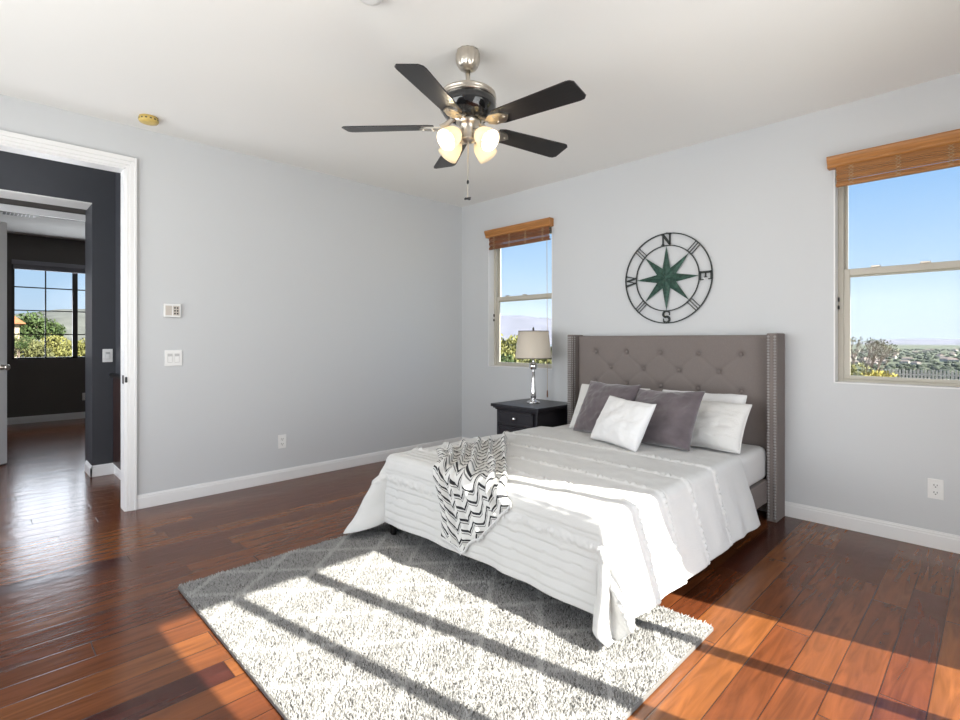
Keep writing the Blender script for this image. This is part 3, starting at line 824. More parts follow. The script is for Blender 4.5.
# ------------------------------------------------------------------ pillows
def pillow(name, label, x, y, z, w, h, th, yaw, lean, material, seed, group=None, piping=None, pinch=0.07, roll=0.0):
    n = 44
    u = np.linspace(-1, 1, n); U, V = np.meshgrid(u, u)
    # corner-dense mapping
    U = np.sin(U * pi / 2) * 0.35 + U * 0.65; V = np.sin(V * pi / 2) * 0.35 + V * 0.65
    sx_ = 1 - pinch * (1 - V ** 2) ** 1.0; sz_ = 1 - pinch * (1 - U ** 2)
    X = U * sx_ * w / 2; Zc = V * sz_ * h / 2
    T = th / 2 * (np.maximum(1 - U ** 2, 0) ** 0.42) * (np.maximum(1 - V ** 2, 0) ** 0.42)
    T = T * (1.0 - 0.22 * V)            # heavier at the bottom
    n1 = noise_grid(U, V, 2.2, 2.2, seed, 3); n2 = noise_grid(U, V, 5.5, 5.5, seed + 3, 2)
    k = np.minimum(1, (1 - np.maximum(np.abs(U), np.abs(V))) * 5)
    dn = (0.011 * n1 + 0.005 * n2) * k
    front = np.stack([X, -T - dn, Zc + 0.006 * n1], -1); back = np.stack([X, T + dn * 0.5, Zc + 0.006 * n1], -1)
    Vt = np.vstack([front.reshape(-1, 3), back.reshape(-1, 3)])
    F = grid_faces(n, n); F2 = F[:, ::-1] + n * n
    bm = bmesh.new()
    vs = [bm.verts.new(v) for v in Vt]
    for f in np.vstack([F, F2]): bm.faces.new([vs[i] for i in f])
    bmesh.ops.remove_doubles(bm, verts=bm.verts, dist=1e-4)
    bmesh.ops.recalc_face_normals(bm, faces=bm.faces)
    o = mesh_obj(name, bm, material, None, True)
    rot = Matrix.Rotation(yaw, 4, 'Z') @ Matrix.Rotation(-lean, 4, 'X') @ Matrix.Rotation(roll, 4, 'Y')
    o.matrix_world = Matrix.Translation((x, y, z)) @ rot @ Matrix.Translation((0, 0, h / 2))
    if piping:
        pts = []
        for k_ in range(n): pts.append((X[0, k_], 0, Zc[0, k_] + 0.006 * n1[0, k_]))
        for k_ in range(1, n): pts.append((X[k_, -1], 0, Zc[k_, -1] + 0.006 * n1[k_, -1]))
        for k_ in range(n - 2, -1, -1): pts.append((X[-1, k_], 0, Zc[-1, k_] + 0.006 * n1[-1, k_]))
        for k_ in range(n - 2, -1, -1): pts.append((X[k_, 0], 0, Zc[k_, 0] + 0.006 * n1[k_, 0]))
        bm = bmesh.new(); tube(bm, pts, 0.004, 6)
        mesh_obj('piping', bm, material, o, True)
    return tag(o, label, 'pillow', group)
pillow('pillow', 'white sleeping pillow leaning on the headboard, rearmost at the right', 2.830, -0.340, 0.500, 0.61, 0.355, 0.13, R(-2), R(20), 'pillow_w', 11.0, piping=True, pinch=0.03)
pillow('pillow', 'white pillow at the left end, half hidden behind grey velvet cushion', 2.178, -0.510, 0.500, 0.60, 0.393, 0.14, R(3), R(30), 'pillow_q', 15.0, piping=True, pinch=0.03)
pillow('pillow', 'white pillow at the right end in front of another white pillow', 2.945, -0.575, 0.508, 0.54, 0.345, 0.15, R(-4), R(33), 'pillow_q', 19.0, piping=True, pinch=0.04)
pillow('throw_pillow', 'grey velvet cushion on the left beside the white end pillow', 2.290, -0.765, 0.520, 0.477, 0.425, 0.16, R(-9), R(28), 'velvet', 23.0, pinch=0.07)
pillow('throw_pillow', 'grey velvet cushion in the middle, right of the small white cushion', 2.768, -0.840, 0.522, 0.498, 0.418, 0.16, R(-7), R(32), 'velvet', 27.0, pinch=0.08, roll=R(-2.5))
pillow('throw_pillow', 'small white square cushion in front of the grey velvet ones', 2.568, -1.025, 0.528, 0.440, 0.335, 0.135, R(-17), R(30), 'pillow_w', 31.0, pinch=0.05, roll=R(2))

# ------------------------------------------------------------------ nightstand and lamp
ns = thing('nightstand', 'black wooden nightstand with silver knobs left of the bed, under the lamp', 'nightstand', (1.33, -0.30, 0)); cn = Vector(ns.location)
def PN(o, par=None):
    o.parent = par or ns
    if par is None: o.location = -cn
    return o
NX0, NX1, NY0, NY1 = 1.085, 1.565, -0.555, -0.05
bm = bmesh.new()
B(bm, NX0, NX1, NY0, NY1, 0.10, 0.585, 0.004)
PN(mesh_obj('body', bm, 'espresso'))
bm = bmesh.new()
for e_, za, zb in ((0.012, 0.575, 0.590), (0.026, 0.588, 0.604), (0.042, 0.602, 0.630)): B(bm, NX0 - e_, min(NX1 + e_, 1.615), NY0 - e_, NY1 + 0.02, za, zb, 0.005)
PN(mesh_obj('top', bm, 'espresso'))
for z0_ in (0.448, 0.303, 0.158):
    dr = PN(box('drawer', NX0 + 0.035, NX1 - 0.035, NY0 - 0.016, NY0 + 0.01, z0_, z0_ + 0.128, 'espresso', None, 0.005))
    bm = bmesh.new(); fx0, fx1, fz0, fz1 = NX0 + 0.035, NX1 - 0.035, z0_, z0_ + 0.128
    for a in ((fx0, fx1, fz0, fz0 + 0.018), (fx0, fx1, fz1 - 0.018, fz1), (fx0, fx0 + 0.02, fz0, fz1), (fx1 - 0.02, fx1, fz0, fz1)):
        B(bm, a[0], a[1], NY0 - 0.023, NY0 - 0.012, a[2], a[3], 0.004)
    mesh_obj('drawer_border', bm, 'espresso', dr)
    bm = bmesh.new()
    lathe(bm, [(0.012, 0), (0.007, 0.004), (0.006, 0.012), (0.015, 0.018), (0.017, 0.024), (0.013, 0.031), (0.002, 0.034)], 18,
          Matrix.Translation(((fx0 + fx1) / 2, NY0 - 0.014, z0_ + 0.064)) @ Matrix.Rotation(pi / 2, 4, 'X'))
    k_ = mesh_obj('knob', bm, 'chrome', dr, True); k_['label'] = 'silver round knob'
for lx in (NX0 + 0.03, NX1 - 0.03):
    for ly in (NY0 + 0.03, NY1 - 0.03):
        PN(box('leg', lx - 0.028, lx + 0.028, ly - 0.028, ly + 0.028, 0.0, 0.11, 'espresso', None, 0.006))

LX, LY, LZ = 1.308, -0.295, 0.630
lamp = thing('table_lamp', 'chrome table lamp with beige shade on the black nightstand', 'lamp', (LX, LY, LZ))
bm = bmesh.new(); lathe(bm, [(0.062, 0), (0.064, 0.006), (0.060, 0.013), (0.042, 0.020), (0.024, 0.028), (0.020, 0.036)], 32)
mesh_obj('base', bm, 'chrome', lamp, True)
bm = bmesh.new(); lathe(bm, [(0.019, 0.034), (0.026, 0.05), (0.029, 0.075), (0.026, 0.11), (0.019, 0.17), (0.0155, 0.23), (0.0165, 0.29), (0.021, 0.30)], 28)
mesh_obj('column', bm, 'chrome', lamp, True)
bm = bmesh.new(); lathe(bm, [(0.010, 0.298)] + [(max(0.04 * sin(pi * k / 14), 0.010), 0.342 - 0.040 * cos(pi * k / 14)) for k in range(1, 14)] + [(0.010, 0.384), (0.008, 0.46)], 28)
mesh_obj('ball', bm, 'chrome', lamp, True)
bm = bmesh.new()
lathe(bm, [(0.171, 0.415), (0.140, 0.668), (0.1385, 0.668), (0.1695, 0.415)], 48, None, False)
sh = mesh_obj('lamp_shade', bm, 'shade_fab', lamp, True)
M['rim'] = mat('dark_rim', (0.12, 0.10, 0.09), 0.7)
for rr, zz in ((0.1715, 0.415), (0.1405, 0.665)):
    bm = bmesh.new()
    lathe(bm, [(rr - 0.002, zz - 0.001), (rr + 0.0012, zz - 0.001), (rr + 0.0012, zz + 0.006), (rr - 0.002, zz + 0.006)], 48, None, False)
    mesh_obj('rim_band', bm, 'rim', sh)
bm = bmesh.new()
tube(bm, [(0, 0, 0.45), (0, 0, 0.67)], 0.004, 8)
for a_ in (0, 2 * pi / 3, 4 * pi / 3): tube(bm, [(0, 0, 0.655), (0.139 * cos(a_), 0.139 * sin(a_), 0.662)], 0.002, 6)
mesh_obj('harp', bm, 'nickel', lamp)
bm = bmesh.new(); lathe(bm, [(0.004, 0.668), (0.008, 0.675), (0.009, 0.69), (0.007, 0.70), (0.003, 0.706)], 14)
mesh_obj('finial', bm, 'black_plastic', lamp, True)

# ------------------------------------------------------------------ compass on the wall
cp = thing('compass_wall_art', 'round green metal compass hanging on the wall above the headboard', 'wall decoration', (2.456, 0.0, 1.72))
cp.location = (2.464, -0.014, 1.716); cp.scale = (0.985, 1, 0.985)
def ring(name, r, t):
    bm = bmesh.new(); seg = 72
    pr = [(r - t, -0.004), (r + t, -0.004), (r + t, 0.004), (r - t, 0.004), (r - t, -0.004)]
    lathe(bm, pr, seg, Matrix.Rotation(pi / 2, 4, 'X'), False)
    bmesh.ops.remove_doubles(bm, verts=bm.verts, dist=1e-6)
    return mesh_obj(name, bm, 'iron', cp)
ring('outer_ring', 0.368, 0.0045); ring('inner_ring', 0.268, 0.004)
bm = bmesh.new()
ctr = bm.verts.new((0, -0.022, 0)); ctb = bm.verts.new((0, 0.002, 0))
for k in range(8):
    a_ = k * pi / 4; L_ = 0.268; hw = pi / 8; ri = 0.088
    tip = bm.verts.new((L_ * sin(a_), -0.001, L_ * cos(a_)))
    s1 = bm.verts.new((ri * sin(a_ - hw), -0.001, ri * cos(a_ - hw))); s2 = bm.verts.new((ri * sin(a_ + hw), -0.001, ri * cos(a_ + hw)))
    bm.faces.new((ctr, s1, tip)); bm.faces.new((ctr, tip, s2)); bm.faces.new((ctb, tip, s1)); bm.faces.new((ctb, s2, tip))
mesh_obj('star', bm, 'patina', cp)
for k in range(4):
    a_ = pi / 4 + k * pi / 2; bm = bmesh.new()
    for off in (-0.022, 0.0, 0.022):
        m_ = Matrix.Rotation(a_, 4, 'Y') @ Matrix.Translation((off, 0, 0))
        B(bm, -0.0028, 0.0028, -0.003, 0.003, 0.262, 0.368, 0, 1, m_)
    mesh_obj('spokes', bm, 'iron', cp)
def letter(ch, ang):
    """letter in a 0.085 x 0.09 field, standing outwards between the rings"""
    bm = bmesh.new(); h = 0.094; w = 0.080
    m_ = Matrix.Rotation(ang, 4, 'Y') @ Matrix.Translation((0, 0, 0.270))
    def bar(x0, z0, x1, z1, t):
        d = Vector((x1 - x0, z1 - z0)).normalized(); nx_, nz_ = -d.y * t / 2, d.x * t / 2
        prism(bm, [(x0 + nx_, z0 + nz_), (x1 + nx_, z1 + nz_), (x1 - nx_, z1 - nz_), (x0 - nx_, z0 - nz_)], -0.005, 0.004, m_)
    def serif(x, z, l=0.026, t=0.007): bar(x - l / 2, z, x + l / 2, z, t)
    if ch == 'N':
        bar(-0.029, 0.002, -0.029, h, 0.010); bar(0.029, 0.002, 0.029, h, 0.010); bar(-0.031, h - 0.004, 0.031, 0.006, 0.019)
        serif(-0.031, 0.006); serif(-0.034, h - 0.004); serif(0.029, h - 0.004)
    elif ch == 'E':
        bar(-0.022, 0.002, -0.022, h, 0.017); bar(-0.032, h - 0.005, 0.034, h - 0.005, 0.010); bar(-0.032, 0.006, 0.036, 0.006, 0.010)
        bar(-0.022, h / 2, 0.016, h / 2, 0.009); bar(0.033, h - 0.002, 0.033, h - 0.026, 0.007); bar(0.035, 0.002, 0.035, 0.030, 0.007); bar(0.016, h / 2 - 0.012, 0.016, h / 2 + 0.012, 0.006)
    elif ch == 'W':
        bar(-0.042, h - 0.003, -0.020, 0.004, 0.015); bar(-0.020, 0.004, 0.0, h - 0.010, 0.008); bar(0.0, h - 0.010, 0.020, 0.004, 0.015); bar(0.020, 0.004, 0.042, h - 0.003, 0.008)
        serif(-0.042, h - 0.004); serif(0.042, h - 0.004, 0.022)
    else:
        pts = []
        for k in range(25):
            t_ = k / 24
            a2 = R(35) + t_ * R(235)
            pts.append((0.026 * cos(a2), h * 0.73 + 0.024 * sin(a2)))
        for k in range(1, 25):
            t_ = k / 24
            a2 = R(90) - t_ * R(235)
            pts.append((0.028 * cos(a2), h * 0.265 + 0.0245 * sin(a2)))
        n_ = len(pts)
        for k in range(n_ - 1):
            f = 1 - abs(k / (n_ - 1) - 0.5) * 1.3
            bar(*pts[k], *pts[k + 1], 0.008 + 0.011 * f)
        bar(0.024, h - 0.004, 0.024, h - 0.034, 0.006); bar(-0.026, 0.002, -0.026, 0.034, 0.006)
    mesh_obj('letter', bm, 'iron', cp)
for ch, an in (('N', 0), ('E', pi / 2), ('S', pi), ('W', -pi / 2)): letter(ch, an)
bm = bmesh.new(); lathe(bm, [(0.004, 0), (0.004, 0.014)], 8, Matrix.Translation((0, 0.014, 0.372)) @ Matrix.Rotation(pi / 2, 4, 'X'))
B(bm, -0.006, 0.006, -0.002, 0.013, 0.364, 0.376)
mesh_obj('wall_hook', bm, 'iron', cp)

# ------------------------------------------------------------------ ceiling fan
FX, FY = 2.386, -2.149
fan = thing('ceiling_fan', 'five bladed black ceiling fan with nickel fittings and four lit shades', 'ceiling fan', (FX, FY, H))
def FZ(z): return z - H
bm = bmesh.new()
prof = [(0.040, FZ(2.743)), (0.058, FZ(2.742)), (0.064, FZ(2.728)), (0.065, FZ(2.695)), (0.060, FZ(2.668)), (0.044, FZ(2.648)), (0.022, FZ(2.638))]
vs = lathe(bm, prof, 48)
for v in vs:
    a_ = atan2(v.co.y, v.co.x); r_ = hypot(v.co.x, v.co.y)
    if r_ > 0.045: f_ = 1 - 0.10 * (0.5 + 0.5 * cos(a_ * 12)); v.co.x *= f_; v.co.y *= f_
mesh_obj('canopy', bm, 'nickel', fan, True)
bm = bmesh.new(); lathe(bm, [(0.0125, FZ(2.645)), (0.0125, FZ(2.53))], 16)
mesh_obj('downrod', bm, 'nickel', fan, True)
bm = bmesh.new(); lathe(bm, [(0.02, FZ(2.535)), (0.10, FZ(2.530)), (0.135, FZ(2.522)), (0.146, FZ(2.512)), (0.148, FZ(2.504)), (0.140, FZ(2.500)), (0.150, FZ(2.492)), (0.150, FZ(2.484)), (0.10, FZ(2.482))], 56)
mt_ = mesh_obj('motor_cap', bm, 'nickel', fan, True)
bm = bmesh.new(); lathe(bm, [(0.10, FZ(2.484)), (0.145, FZ(2.482)), (0.150, FZ(2.460)), (0.146, FZ(2.430)), (0.125, FZ(2.400)), (0.095, FZ(2.380)), (0.06, FZ(2.372))], 56)
mesh_obj('motor_housing', bm, 'black_gloss', fan, True)
bm = bmesh.new(); lathe(bm, [(0.062, FZ(2.378)), (0.064, FZ(2.362)), (0.050, FZ(2.352)), (0.042, FZ(2.335)), (0.040, FZ(2.285)), (0.044, FZ(2.278)), (0.044, FZ(2.270)), (0.030, FZ(2.262)), (0.012, FZ(2.255))], 32)
mesh_obj('light_hub', bm, 'nickel', fan, True)
ZB = 2.343
def blade():
    bm = bmesh.new()
    # outline in (x = outwards, y = across)
    out = []
    def wdt(x):
        return 0.056 + 0.018 * (x - 0.17) / 0.46
    xs = np.linspace(0.17, 0.66, 14)
    top = [(x, wdt(x)) for x in xs[:-1]] + [(0.645, wdt(0.63) - 0.004), (0.660, wdt(0.63) - 0.022)]
    bot = [(x, -wdt(x)) for x in xs[:-1]] + [(0.640, -wdt(0.63) + 0.004), (0.655, -wdt(0.63) + 0.018)]
    top[0] = (0.178, 0.045); bot[0] = (0.178, -0.045)
    poly = bot + list(reversed(top))
    a = [bm.verts.new((x, y, 0.003)) for x, y in poly]; b = [bm.verts.new((x, y, -0.003)) for x, y in poly]
    bm.faces.new(a); bm.faces.new(list(reversed(b)))
    for i in range(len(poly)):
        j = (i + 1) % len(poly); bm.faces.new((a[j], a[i], b[i], b[j]))
    return bm
PITCH = R(-12)
proto = mesh_obj('blade', blade(), 'blade', fan)
# blade iron: curved arm from the motor with a forked plate under the blade
bm = bmesh.new()
tube(bm, [(0.055, 0, 0.050), (0.085, 0, 0.036), (0.115, 0, 0.012), (0.145, 0, -0.002)], [0.013, 0.014, 0.015, 0.017], 10)
prism_pts = [(0.130, -0.018), (0.165, -0.040), (0.225, -0.038), (0.245, -0.022), (0.262, 0.0), (0.245, 0.022), (0.225, 0.038), (0.165, 0.040), (0.130, 0.018)]
a = [bm.verts.new((x, y, -0.0035)) for x, y in prism_pts]; b = [bm.verts.new((x, y, -0.0115)) for x, y in prism_pts]
bm.faces.new(a); bm.faces.new(list(reversed(b)))
for i in range(len(a)):
    j = (i + 1) % len(a); bm.faces.new((a[j], a[i], b[i], b[j]))
for sx_, sy_ in ((0.185, -0.022), (0.185, 0.022), (0.235, 0.0)):
    lathe(bm, [(0.007, 0), (0.006, -0.004), (0.002, -0.006)], 8, Matrix.Translation((sx_, sy_, -0.0115)))
bmesh.ops.recalc_face_normals(bm, faces=bm.faces)
iron = mesh_obj('blade_arm', bm, 'nickel', proto)
for k in range(5):
    bl_ = proto if k == 0 else proto.copy()
    if k:
        COL.objects.link(bl_); bl_.parent = fan
        ir = iron.copy(); COL.objects.link(ir); ir.parent = bl_
    bl_.location = (0, 0, FZ(ZB))
    bl_.rotation_euler = (Matrix.Rotation(R(6.5 + 72 * k), 3, 'Z') @ Matrix.Rotation(PITCH, 3, 'X')).to_euler()
# four lamps
for k in range(4):
    az = R(2 + 90 * k); tilt = R(36)
    ax = Vector((cos(az) * cos(tilt), sin(az) * cos(tilt), -sin(tilt)))
    p0 = Vector((0.060 * cos(az), 0.060 * sin(az), FZ(2.300)))
    q = Vector((0, 0, 1)).rotation_difference(ax).to_matrix().to_4x4()
    mtx = Matrix.Translation(p0) @ q
    bm = bmesh.new()
    tube(bm, [(0.030 * cos(az), 0.030 * sin(az), FZ(2.325)), p0 - ax * 0.012, p0 + ax * 0.004], 0.009, 10)
    lathe(bm, [(0.010, -0.004), (0.021, 0.002), (0.023, 0.022), (0.021, 0.026)], 20, mtx)
    so_ = mesh_obj('lamp_socket', bm, 'nickel', fan, True)
    bm = bmesh.new()
    pr = [(0.021, 0.016), (0.033, 0.028), (0.045, 0.048), (0.052, 0.074), (0.055, 0.100), (0.058, 0.122)]
    pr2 = [(r_ - 0.003, z_) for r_, z_ in reversed(pr)]
    lathe(bm, pr + pr2, 32, mtx, False)
    mesh_obj('lamp_shade', bm, 'frosted', so_, True)
    bm = bmesh.new(); lathe(bm, [(0.008, 0.024), (0.010, 0.040), (0.018, 0.058), (0.021, 0.074), (0.017, 0.090), (0.008, 0.098), (0.001, 0.100)], 18, mtx)
    mesh_obj('bulb', bm, 'bulb', so_, True)
    ld = bpy.data.lights.new('fan_bulb_light', 'POINT'); ld.energy = 4.0; ld.shadow_soft_size = 0.012; ld.color = (1.0, 0.84, 0.62)
    lo = bpy.data.objects.new('fan_bulb_light', ld); COL.objects.link(lo); lo.location = Vector(fan.location) + p0 + ax * 0.108
bm = bmesh.new()
tube(bm, [(0.012, -0.010, FZ(2.262)), (0.012, -0.012, FZ(2.05)), (0.010, -0.012, FZ(1.965))], 0.0028, 6)
ch = mesh_obj('pull_chain', bm, 'nickel', fan)
bm = bmesh.new(); lathe(bm, [(0.003, 0.0), (0.006, 0.006), (0.006, 0.016), (0.003, 0.022)], 10, Matrix.Translation((0.012, -0.012, FZ(2.035))))
mesh_obj('chain_connector', bm, 'black_plastic', ch)
bm = bmesh.new(); B(bm, -0.012, 0.032, -0.018, -0.006, FZ(1.957), FZ(1.965), 0.003); B(bm, 0.004, 0.016, -0.03, 0.006, FZ(1.955), FZ(1.963), 0.003)
mesh_obj('pull_fob', bm, 'black_plastic', ch)

# ------------------------------------------------------------------ ceiling and wall fittings
def detector(loc, r, h, material, label):
    bm = bmesh.new()
    lathe(bm, [(r * 0.94, 0), (r * 0.94, -h * 0.25), (r, -h * 0.3), (r, -h * 0.7), (r * 0.9, -h * 0.9), (r * 0.5, -h), (0.004, -h)], 36)
    root = tag(mesh_obj('smoke_detector', bm, material, None, True), label, 'smoke detector'); root.location = loc
    bm = bmesh.new()
    for k in range(14):
        a_ = 2 * pi * k / 14
        B(bm, r * 0.985, r * 1.004, -0.006, 0.006, -h * 0.62, -h * 0.40, 0, 1, Matrix.Rotation(a_, 4, 'Z'))
    mesh_obj('vent_slots', bm, 'black_plastic', root)
    return root
detector((0.260, -3.152, H), 0.060, 0.040, 'yellow_plastic', 'yellowed smoke detector on the ceiling above the doorway corner')
detector((2.415, -2.765, H), 0.052, 0.030, 'white_plastic', 'white smoke detector at the top edge on the ceiling')

def plate_local(name, label, cat, loc, rz, w, h):
    """local frame: wall plane is x-z, the device stands out towards -y"""
    root = thing(name, label, cat, loc, rz)
    box('cover_plate', -w / 2, w / 2, -0.006, 0.0, -h / 2, h / 2, 'white_plastic', root, 0.0025)
    return root
def outlet(label, loc, rz):
    r = plate_local('wall_outlet', label, 'outlet', loc, rz, 0.072, 0.116)
    for s in (-1, 1):
        bm = bmesh.new(); B(bm, -0.017, 0.017, -0.0085, -0.005, s * 0.021 - 0.0145, s * 0.021 + 0.0145, 0.003)
        f = mesh_obj('receptacle', bm, 'white_plastic', r)
        bm = bmesh.new()
        B(bm, -0.0085, -0.0055, -0.0092, -0.008, s * 0.021 - 0.002, s * 0.021 + 0.008); B(bm, 0.0055, 0.0085, -0.0092, -0.008, s * 0.021 - 0.002, s * 0.021 + 0.007)
        B(bm, -0.003, 0.003, -0.0092, -0.008, s * 0.021 - 0.011, s * 0.021 - 0.006)
        mesh_obj('slots', bm, 'black_plastic', f)
    return r
outlet('white outlet low on the wall right of the bed', (4.096, 0.0, 0.346), 0)
outlet('white outlet low on the left wall before the bed', (0.0, -2.109, 0.339), pi / 2)
outlet('white outlet on the dark far room wall above its baseboard', (-5.6, -2.775, 0.335), pi / 2)
def rocker(root, xs):
    for x in xs:
        bm = bmesh.new(); B(bm, x - 0.0165, x + 0.0165, -0.009, -0.005, -0.033, 0.033, 0.0015)
        f = mesh_obj('rocker_frame', bm, 'gap_shadow', root)
        bm = bmesh.new()
        prism(bm, [(x - 0.014, -0.03), (x + 0.014, -0.03), (x + 0.014, 0.03), (x - 0.014, 0.03)], -0.0115, -0.008)
        for v in bm.verts:
            if v.co.y < -0.01: v.co.y += 0.0035 * (v.co.z > 0)
        mesh_obj('rocker', bm, 'white_plastic', f)
r = plate_local('light_switch', 'white double rocker switch plate on the grey left wall below the thermostat', 'light switch', (0.0, -2.939, 1.081), pi / 2, 0.116, 0.118)
rocker(r, (-0.023, 0.023))
r = plate_local('light_switch', 'single switch plate on the charcoal hall wall', 'light switch', (-1.30, -3.145, 1.075), pi / 2, 0.075, 0.118)
rocker(r, (0.0,))
th = thing('thermostat', 'white thermostat on the grey left wall above the double switch', 'thermostat', (0.0, -2.950, 1.436), pi / 2)
box('housing', -0.056, 0.056, -0.024, 0.0, -0.050, 0.050, 'white_plastic', th, 0.004)
box('vent_panel', -0.046, -0.004, -0.026, -0.022, -0.036, 0.036, 'ivory_plastic', th, 0.001)
kp = box('keypad', 0.004, 0.046, -0.026, -0.022, -0.036, 0.036, 'ivory_plastic', th, 0.001)
bm = bmesh.new()
for i in range(2):
    for j in range(3): B(bm, 0.010 + i * 0.018, 0.020 + i * 0.018, -0.029, -0.0255, -0.028 + j * 0.021, -0.016 + j * 0.021, 0.001)
mesh_obj('buttons', bm, 'black_plastic', kp)
# ceiling vent in the far room
cv = thing('ceiling_vent', 'dark slatted air vent on the far room ceiling', 'air vent', (-4.0, -3.62, H))
box('vent_frame', -0.10, 0.10, -0.16, 0.16, -0.010, 0.0, 'trim', cv, 0.003)
bm = bmesh.new()
for k in range(8): B(bm, -0.082, 0.082, -0.138 + k * 0.035, -0.112 + k * 0.035, -0.014, -0.009)
mesh_obj('vent_slats', bm, 'black_plastic', cv)

# ------------------------------------------------------------------ outside
def terrain(name, x0, x1, y0, y1, nx, ny, fz, material, label, cat):
    X, Y = np.meshgrid(np.linspace(x0, x1, nx), np.linspace(y0, y1, ny)); V = []
    for j in range(ny):
        for i in range(nx): V.append((X[j, i], Y[j, i], fz(X[j, i], Y[j, i])))
    return struct(np_obj(name, V, grid_faces(ny, nx), material), label, cat)
def ground_z(x, y):
    d = max(0.0, y - 1.0); w_ = max(0.0, -x - 7)
    return -0.25 - 0.085 * min(d, 40) - 0.10 * max(0, min(d - 40, 260)) + 0.25 * fbm(x * .08, y * .08) - 0.02 * w_
terrain('hillside_ground', -420, 120, 0.3, 330, 110, 80, ground_z, 'dry_ground', 'dry hillside falling away below the windows', 'ground')
terrain('side_ground', -320, -5.9, -160, 0.3, 60, 40, lambda x, y: -0.25 - 0.02 * max(0, -x - 7) + 0.2 * fbm(x * .08, y * .08), 'dry_ground', 'ground beyond the far room window', 'ground')
terrain('valley', -1500, 3500, 300, 4200, 60, 60, lambda x, y: -33 + 2.5 * fbm(x * .004, y * .004), 'valley', 'hazy valley floor beyond the fence', 'valley')
def ridge(name, x0, x1, y0, y1, nx, ny, crest, rough, material, label, zb):
    """a long hill: the crest line runs along the middle between the two edges"""
    V = []
    for j in range(ny):
        t = j / (ny - 1)
        for i in range(nx):
            s = i / (nx - 1); x = x0[0] + (x1[0] - x0[0]) * s; y = x0[1] + (x1[1] - x0[1]) * s
            dx, dy = (y1[0] * t, y1[1] * t)
            hgt = crest(s) * sin(pi * min(t, 1)) ** 0.8
            n_ = noise.fractal(Vector((x * rough, y * rough, t * 3)), 1.0, 2.0, 5)
            V.append((x + dx, y + dy, zb + hgt * (1 + 0.22 * n_)))
    return struct(np_obj(name, V, grid_faces(ny, nx), material), label, 'mountain')
# mountain in the left window
def crest_a(s): return 245 + 45 * sin(s * 5.2 + 1.9) + 14 * sin(s * 17)
ridge('mountain', (-3600, 1500), (-900, 3700), 0, (-900, 1000), 110, 24, crest_a, 0.0016, 'mountain', 'hazy purple mountain behind the left window', -33)
# low far hills on the horizon at the right
def crest_b(s): return 32 + 5 * sin(s * 21) + 4 * sin(s * 47 + 1)
ridge('distant_hills', (-700, 4300), (3500, 3600), 0, (300, 1400), 120, 12, crest_b, 0.001, 'mountain', 'pale hills on the far horizon behind the right window', -33)
# sage slope in the far room window
def crest_c(s): return 58 * (0.45 + 0.8 * s) + 2 * sin(s * 23)
ridge('sage_slope', (-620, -110), (-560, 330), 0, (-420, 40), 90, 20, crest_c, 0.006, 'hillside', 'grey green slope behind the far room window', -8)

# haze: thin air over the valley
hz = bpy.data.materials.new('valley_haze'); hz.use_nodes = True
hn = hz.node_tree.nodes; hn.remove(hn['Principled BSDF'])
vs_ = hn.new('ShaderNodeVolumeScatter'); vs_.inputs['Color'].default_value = (0.86, 0.93, 1.0, 1); vs_.inputs['Density'].default_value = 0.00005
vs_.inputs['Anisotropy'].default_value = 0.0
hz.node_tree.links.new(vs_.outputs[0], hn['Material Output'].inputs['Volume'])
bm = bmesh.new(); B(bm, -6000, 5200, 420, 6500, -60, 420)
haze = mesh_obj('valley_haze', bm, hz); struct(haze, 'thin blue haze over the valley', 'haze')

def leaf_cloud(bm, c, r, n, size, rng, squash=0.8):
    for k in range(n):
        d = Vector((rng.gauss(0, 1), rng.gauss(0, 1), rng.gauss(0, 1))).normalized()
        rr = r * (0.55 + 0.5 * rng.random()) * (1 + 0.25 * noise.noise(Vector((d.x * 2, d.y * 2, d.z * 2 + c[0]))))
        p = Vector(c) + Vector((d.x * rr, d.y * rr, d.z * rr * squash))
        e = Euler((rng.uniform(0, 6.28), rng.uniform(0, 6.28), rng.uniform(0, 6.28))).to_matrix()
        s = size * rng.uniform(0.6, 1.3)
        q = [p + e @ Vector(v) * s for v in ((-1, 0, 0), (0, -0.5, 0.1), (1, 0, 0), (0, 0.5, 0.1))]
        bm.faces.new([bm.verts.new(v) for v in q])
def tree(name, label, cat, loc, h, r, leaf, seed, group=None, n=900, leafsize=None, trunk=True, blobs=7):
    rng = random.Random(seed)
    root = thing(name, label, cat, loc, 0, group)
    bm = bmesh.new(); ls = leafsize or r * 0.09
    for k in range(blobs):
        c = (rng.uniform(-.6, .6) * r, rng.uniform(-.6, .6) * r, h - r * 0.75 + rng.uniform(-.45, .35) * r)
        leaf_cloud(bm, c, r * rng.uniform(0.4, 0.62), n // blobs, ls, rng)
    mesh_obj('foliage', bm, leaf, root)
    bm = bmesh.new()
    tube(bm, [(0, 0, -0.15), (0.03 * r, 0, h * 0.4), (0, 0.05 * r, h * 0.75)], [r * 0.09, r * 0.07, r * 0.03], 8)
    for k in range(5):
        a_ = rng.uniform(0, 6.28); tube(bm, [(0, 0, h * 0.45), (r * .4 * cos(a_), r * .4 * sin(a_), h * 0.75)], [r * 0.045, r * 0.015], 6)
    mesh_obj('trunk', bm, 'bark', root)
    return root
def pix(px, Dist, py=None):
    """a point at forward distance Dist on the ray through column px (plan only) and, with py, its height"""
    t = (px - 480) / 512.33; yaw = R(44.657)
    F = Vector((-cos(yaw), sin(yaw))); Rv = Vector((sin(yaw), cos(yaw)))
    p = Vector((4.3545, -4.0046)) + (F + Rv * t) * Dist
    z = None if py is None else 1.2216 - (py - 339.3) / 512.33 * Dist
    return p.x, p.y, z
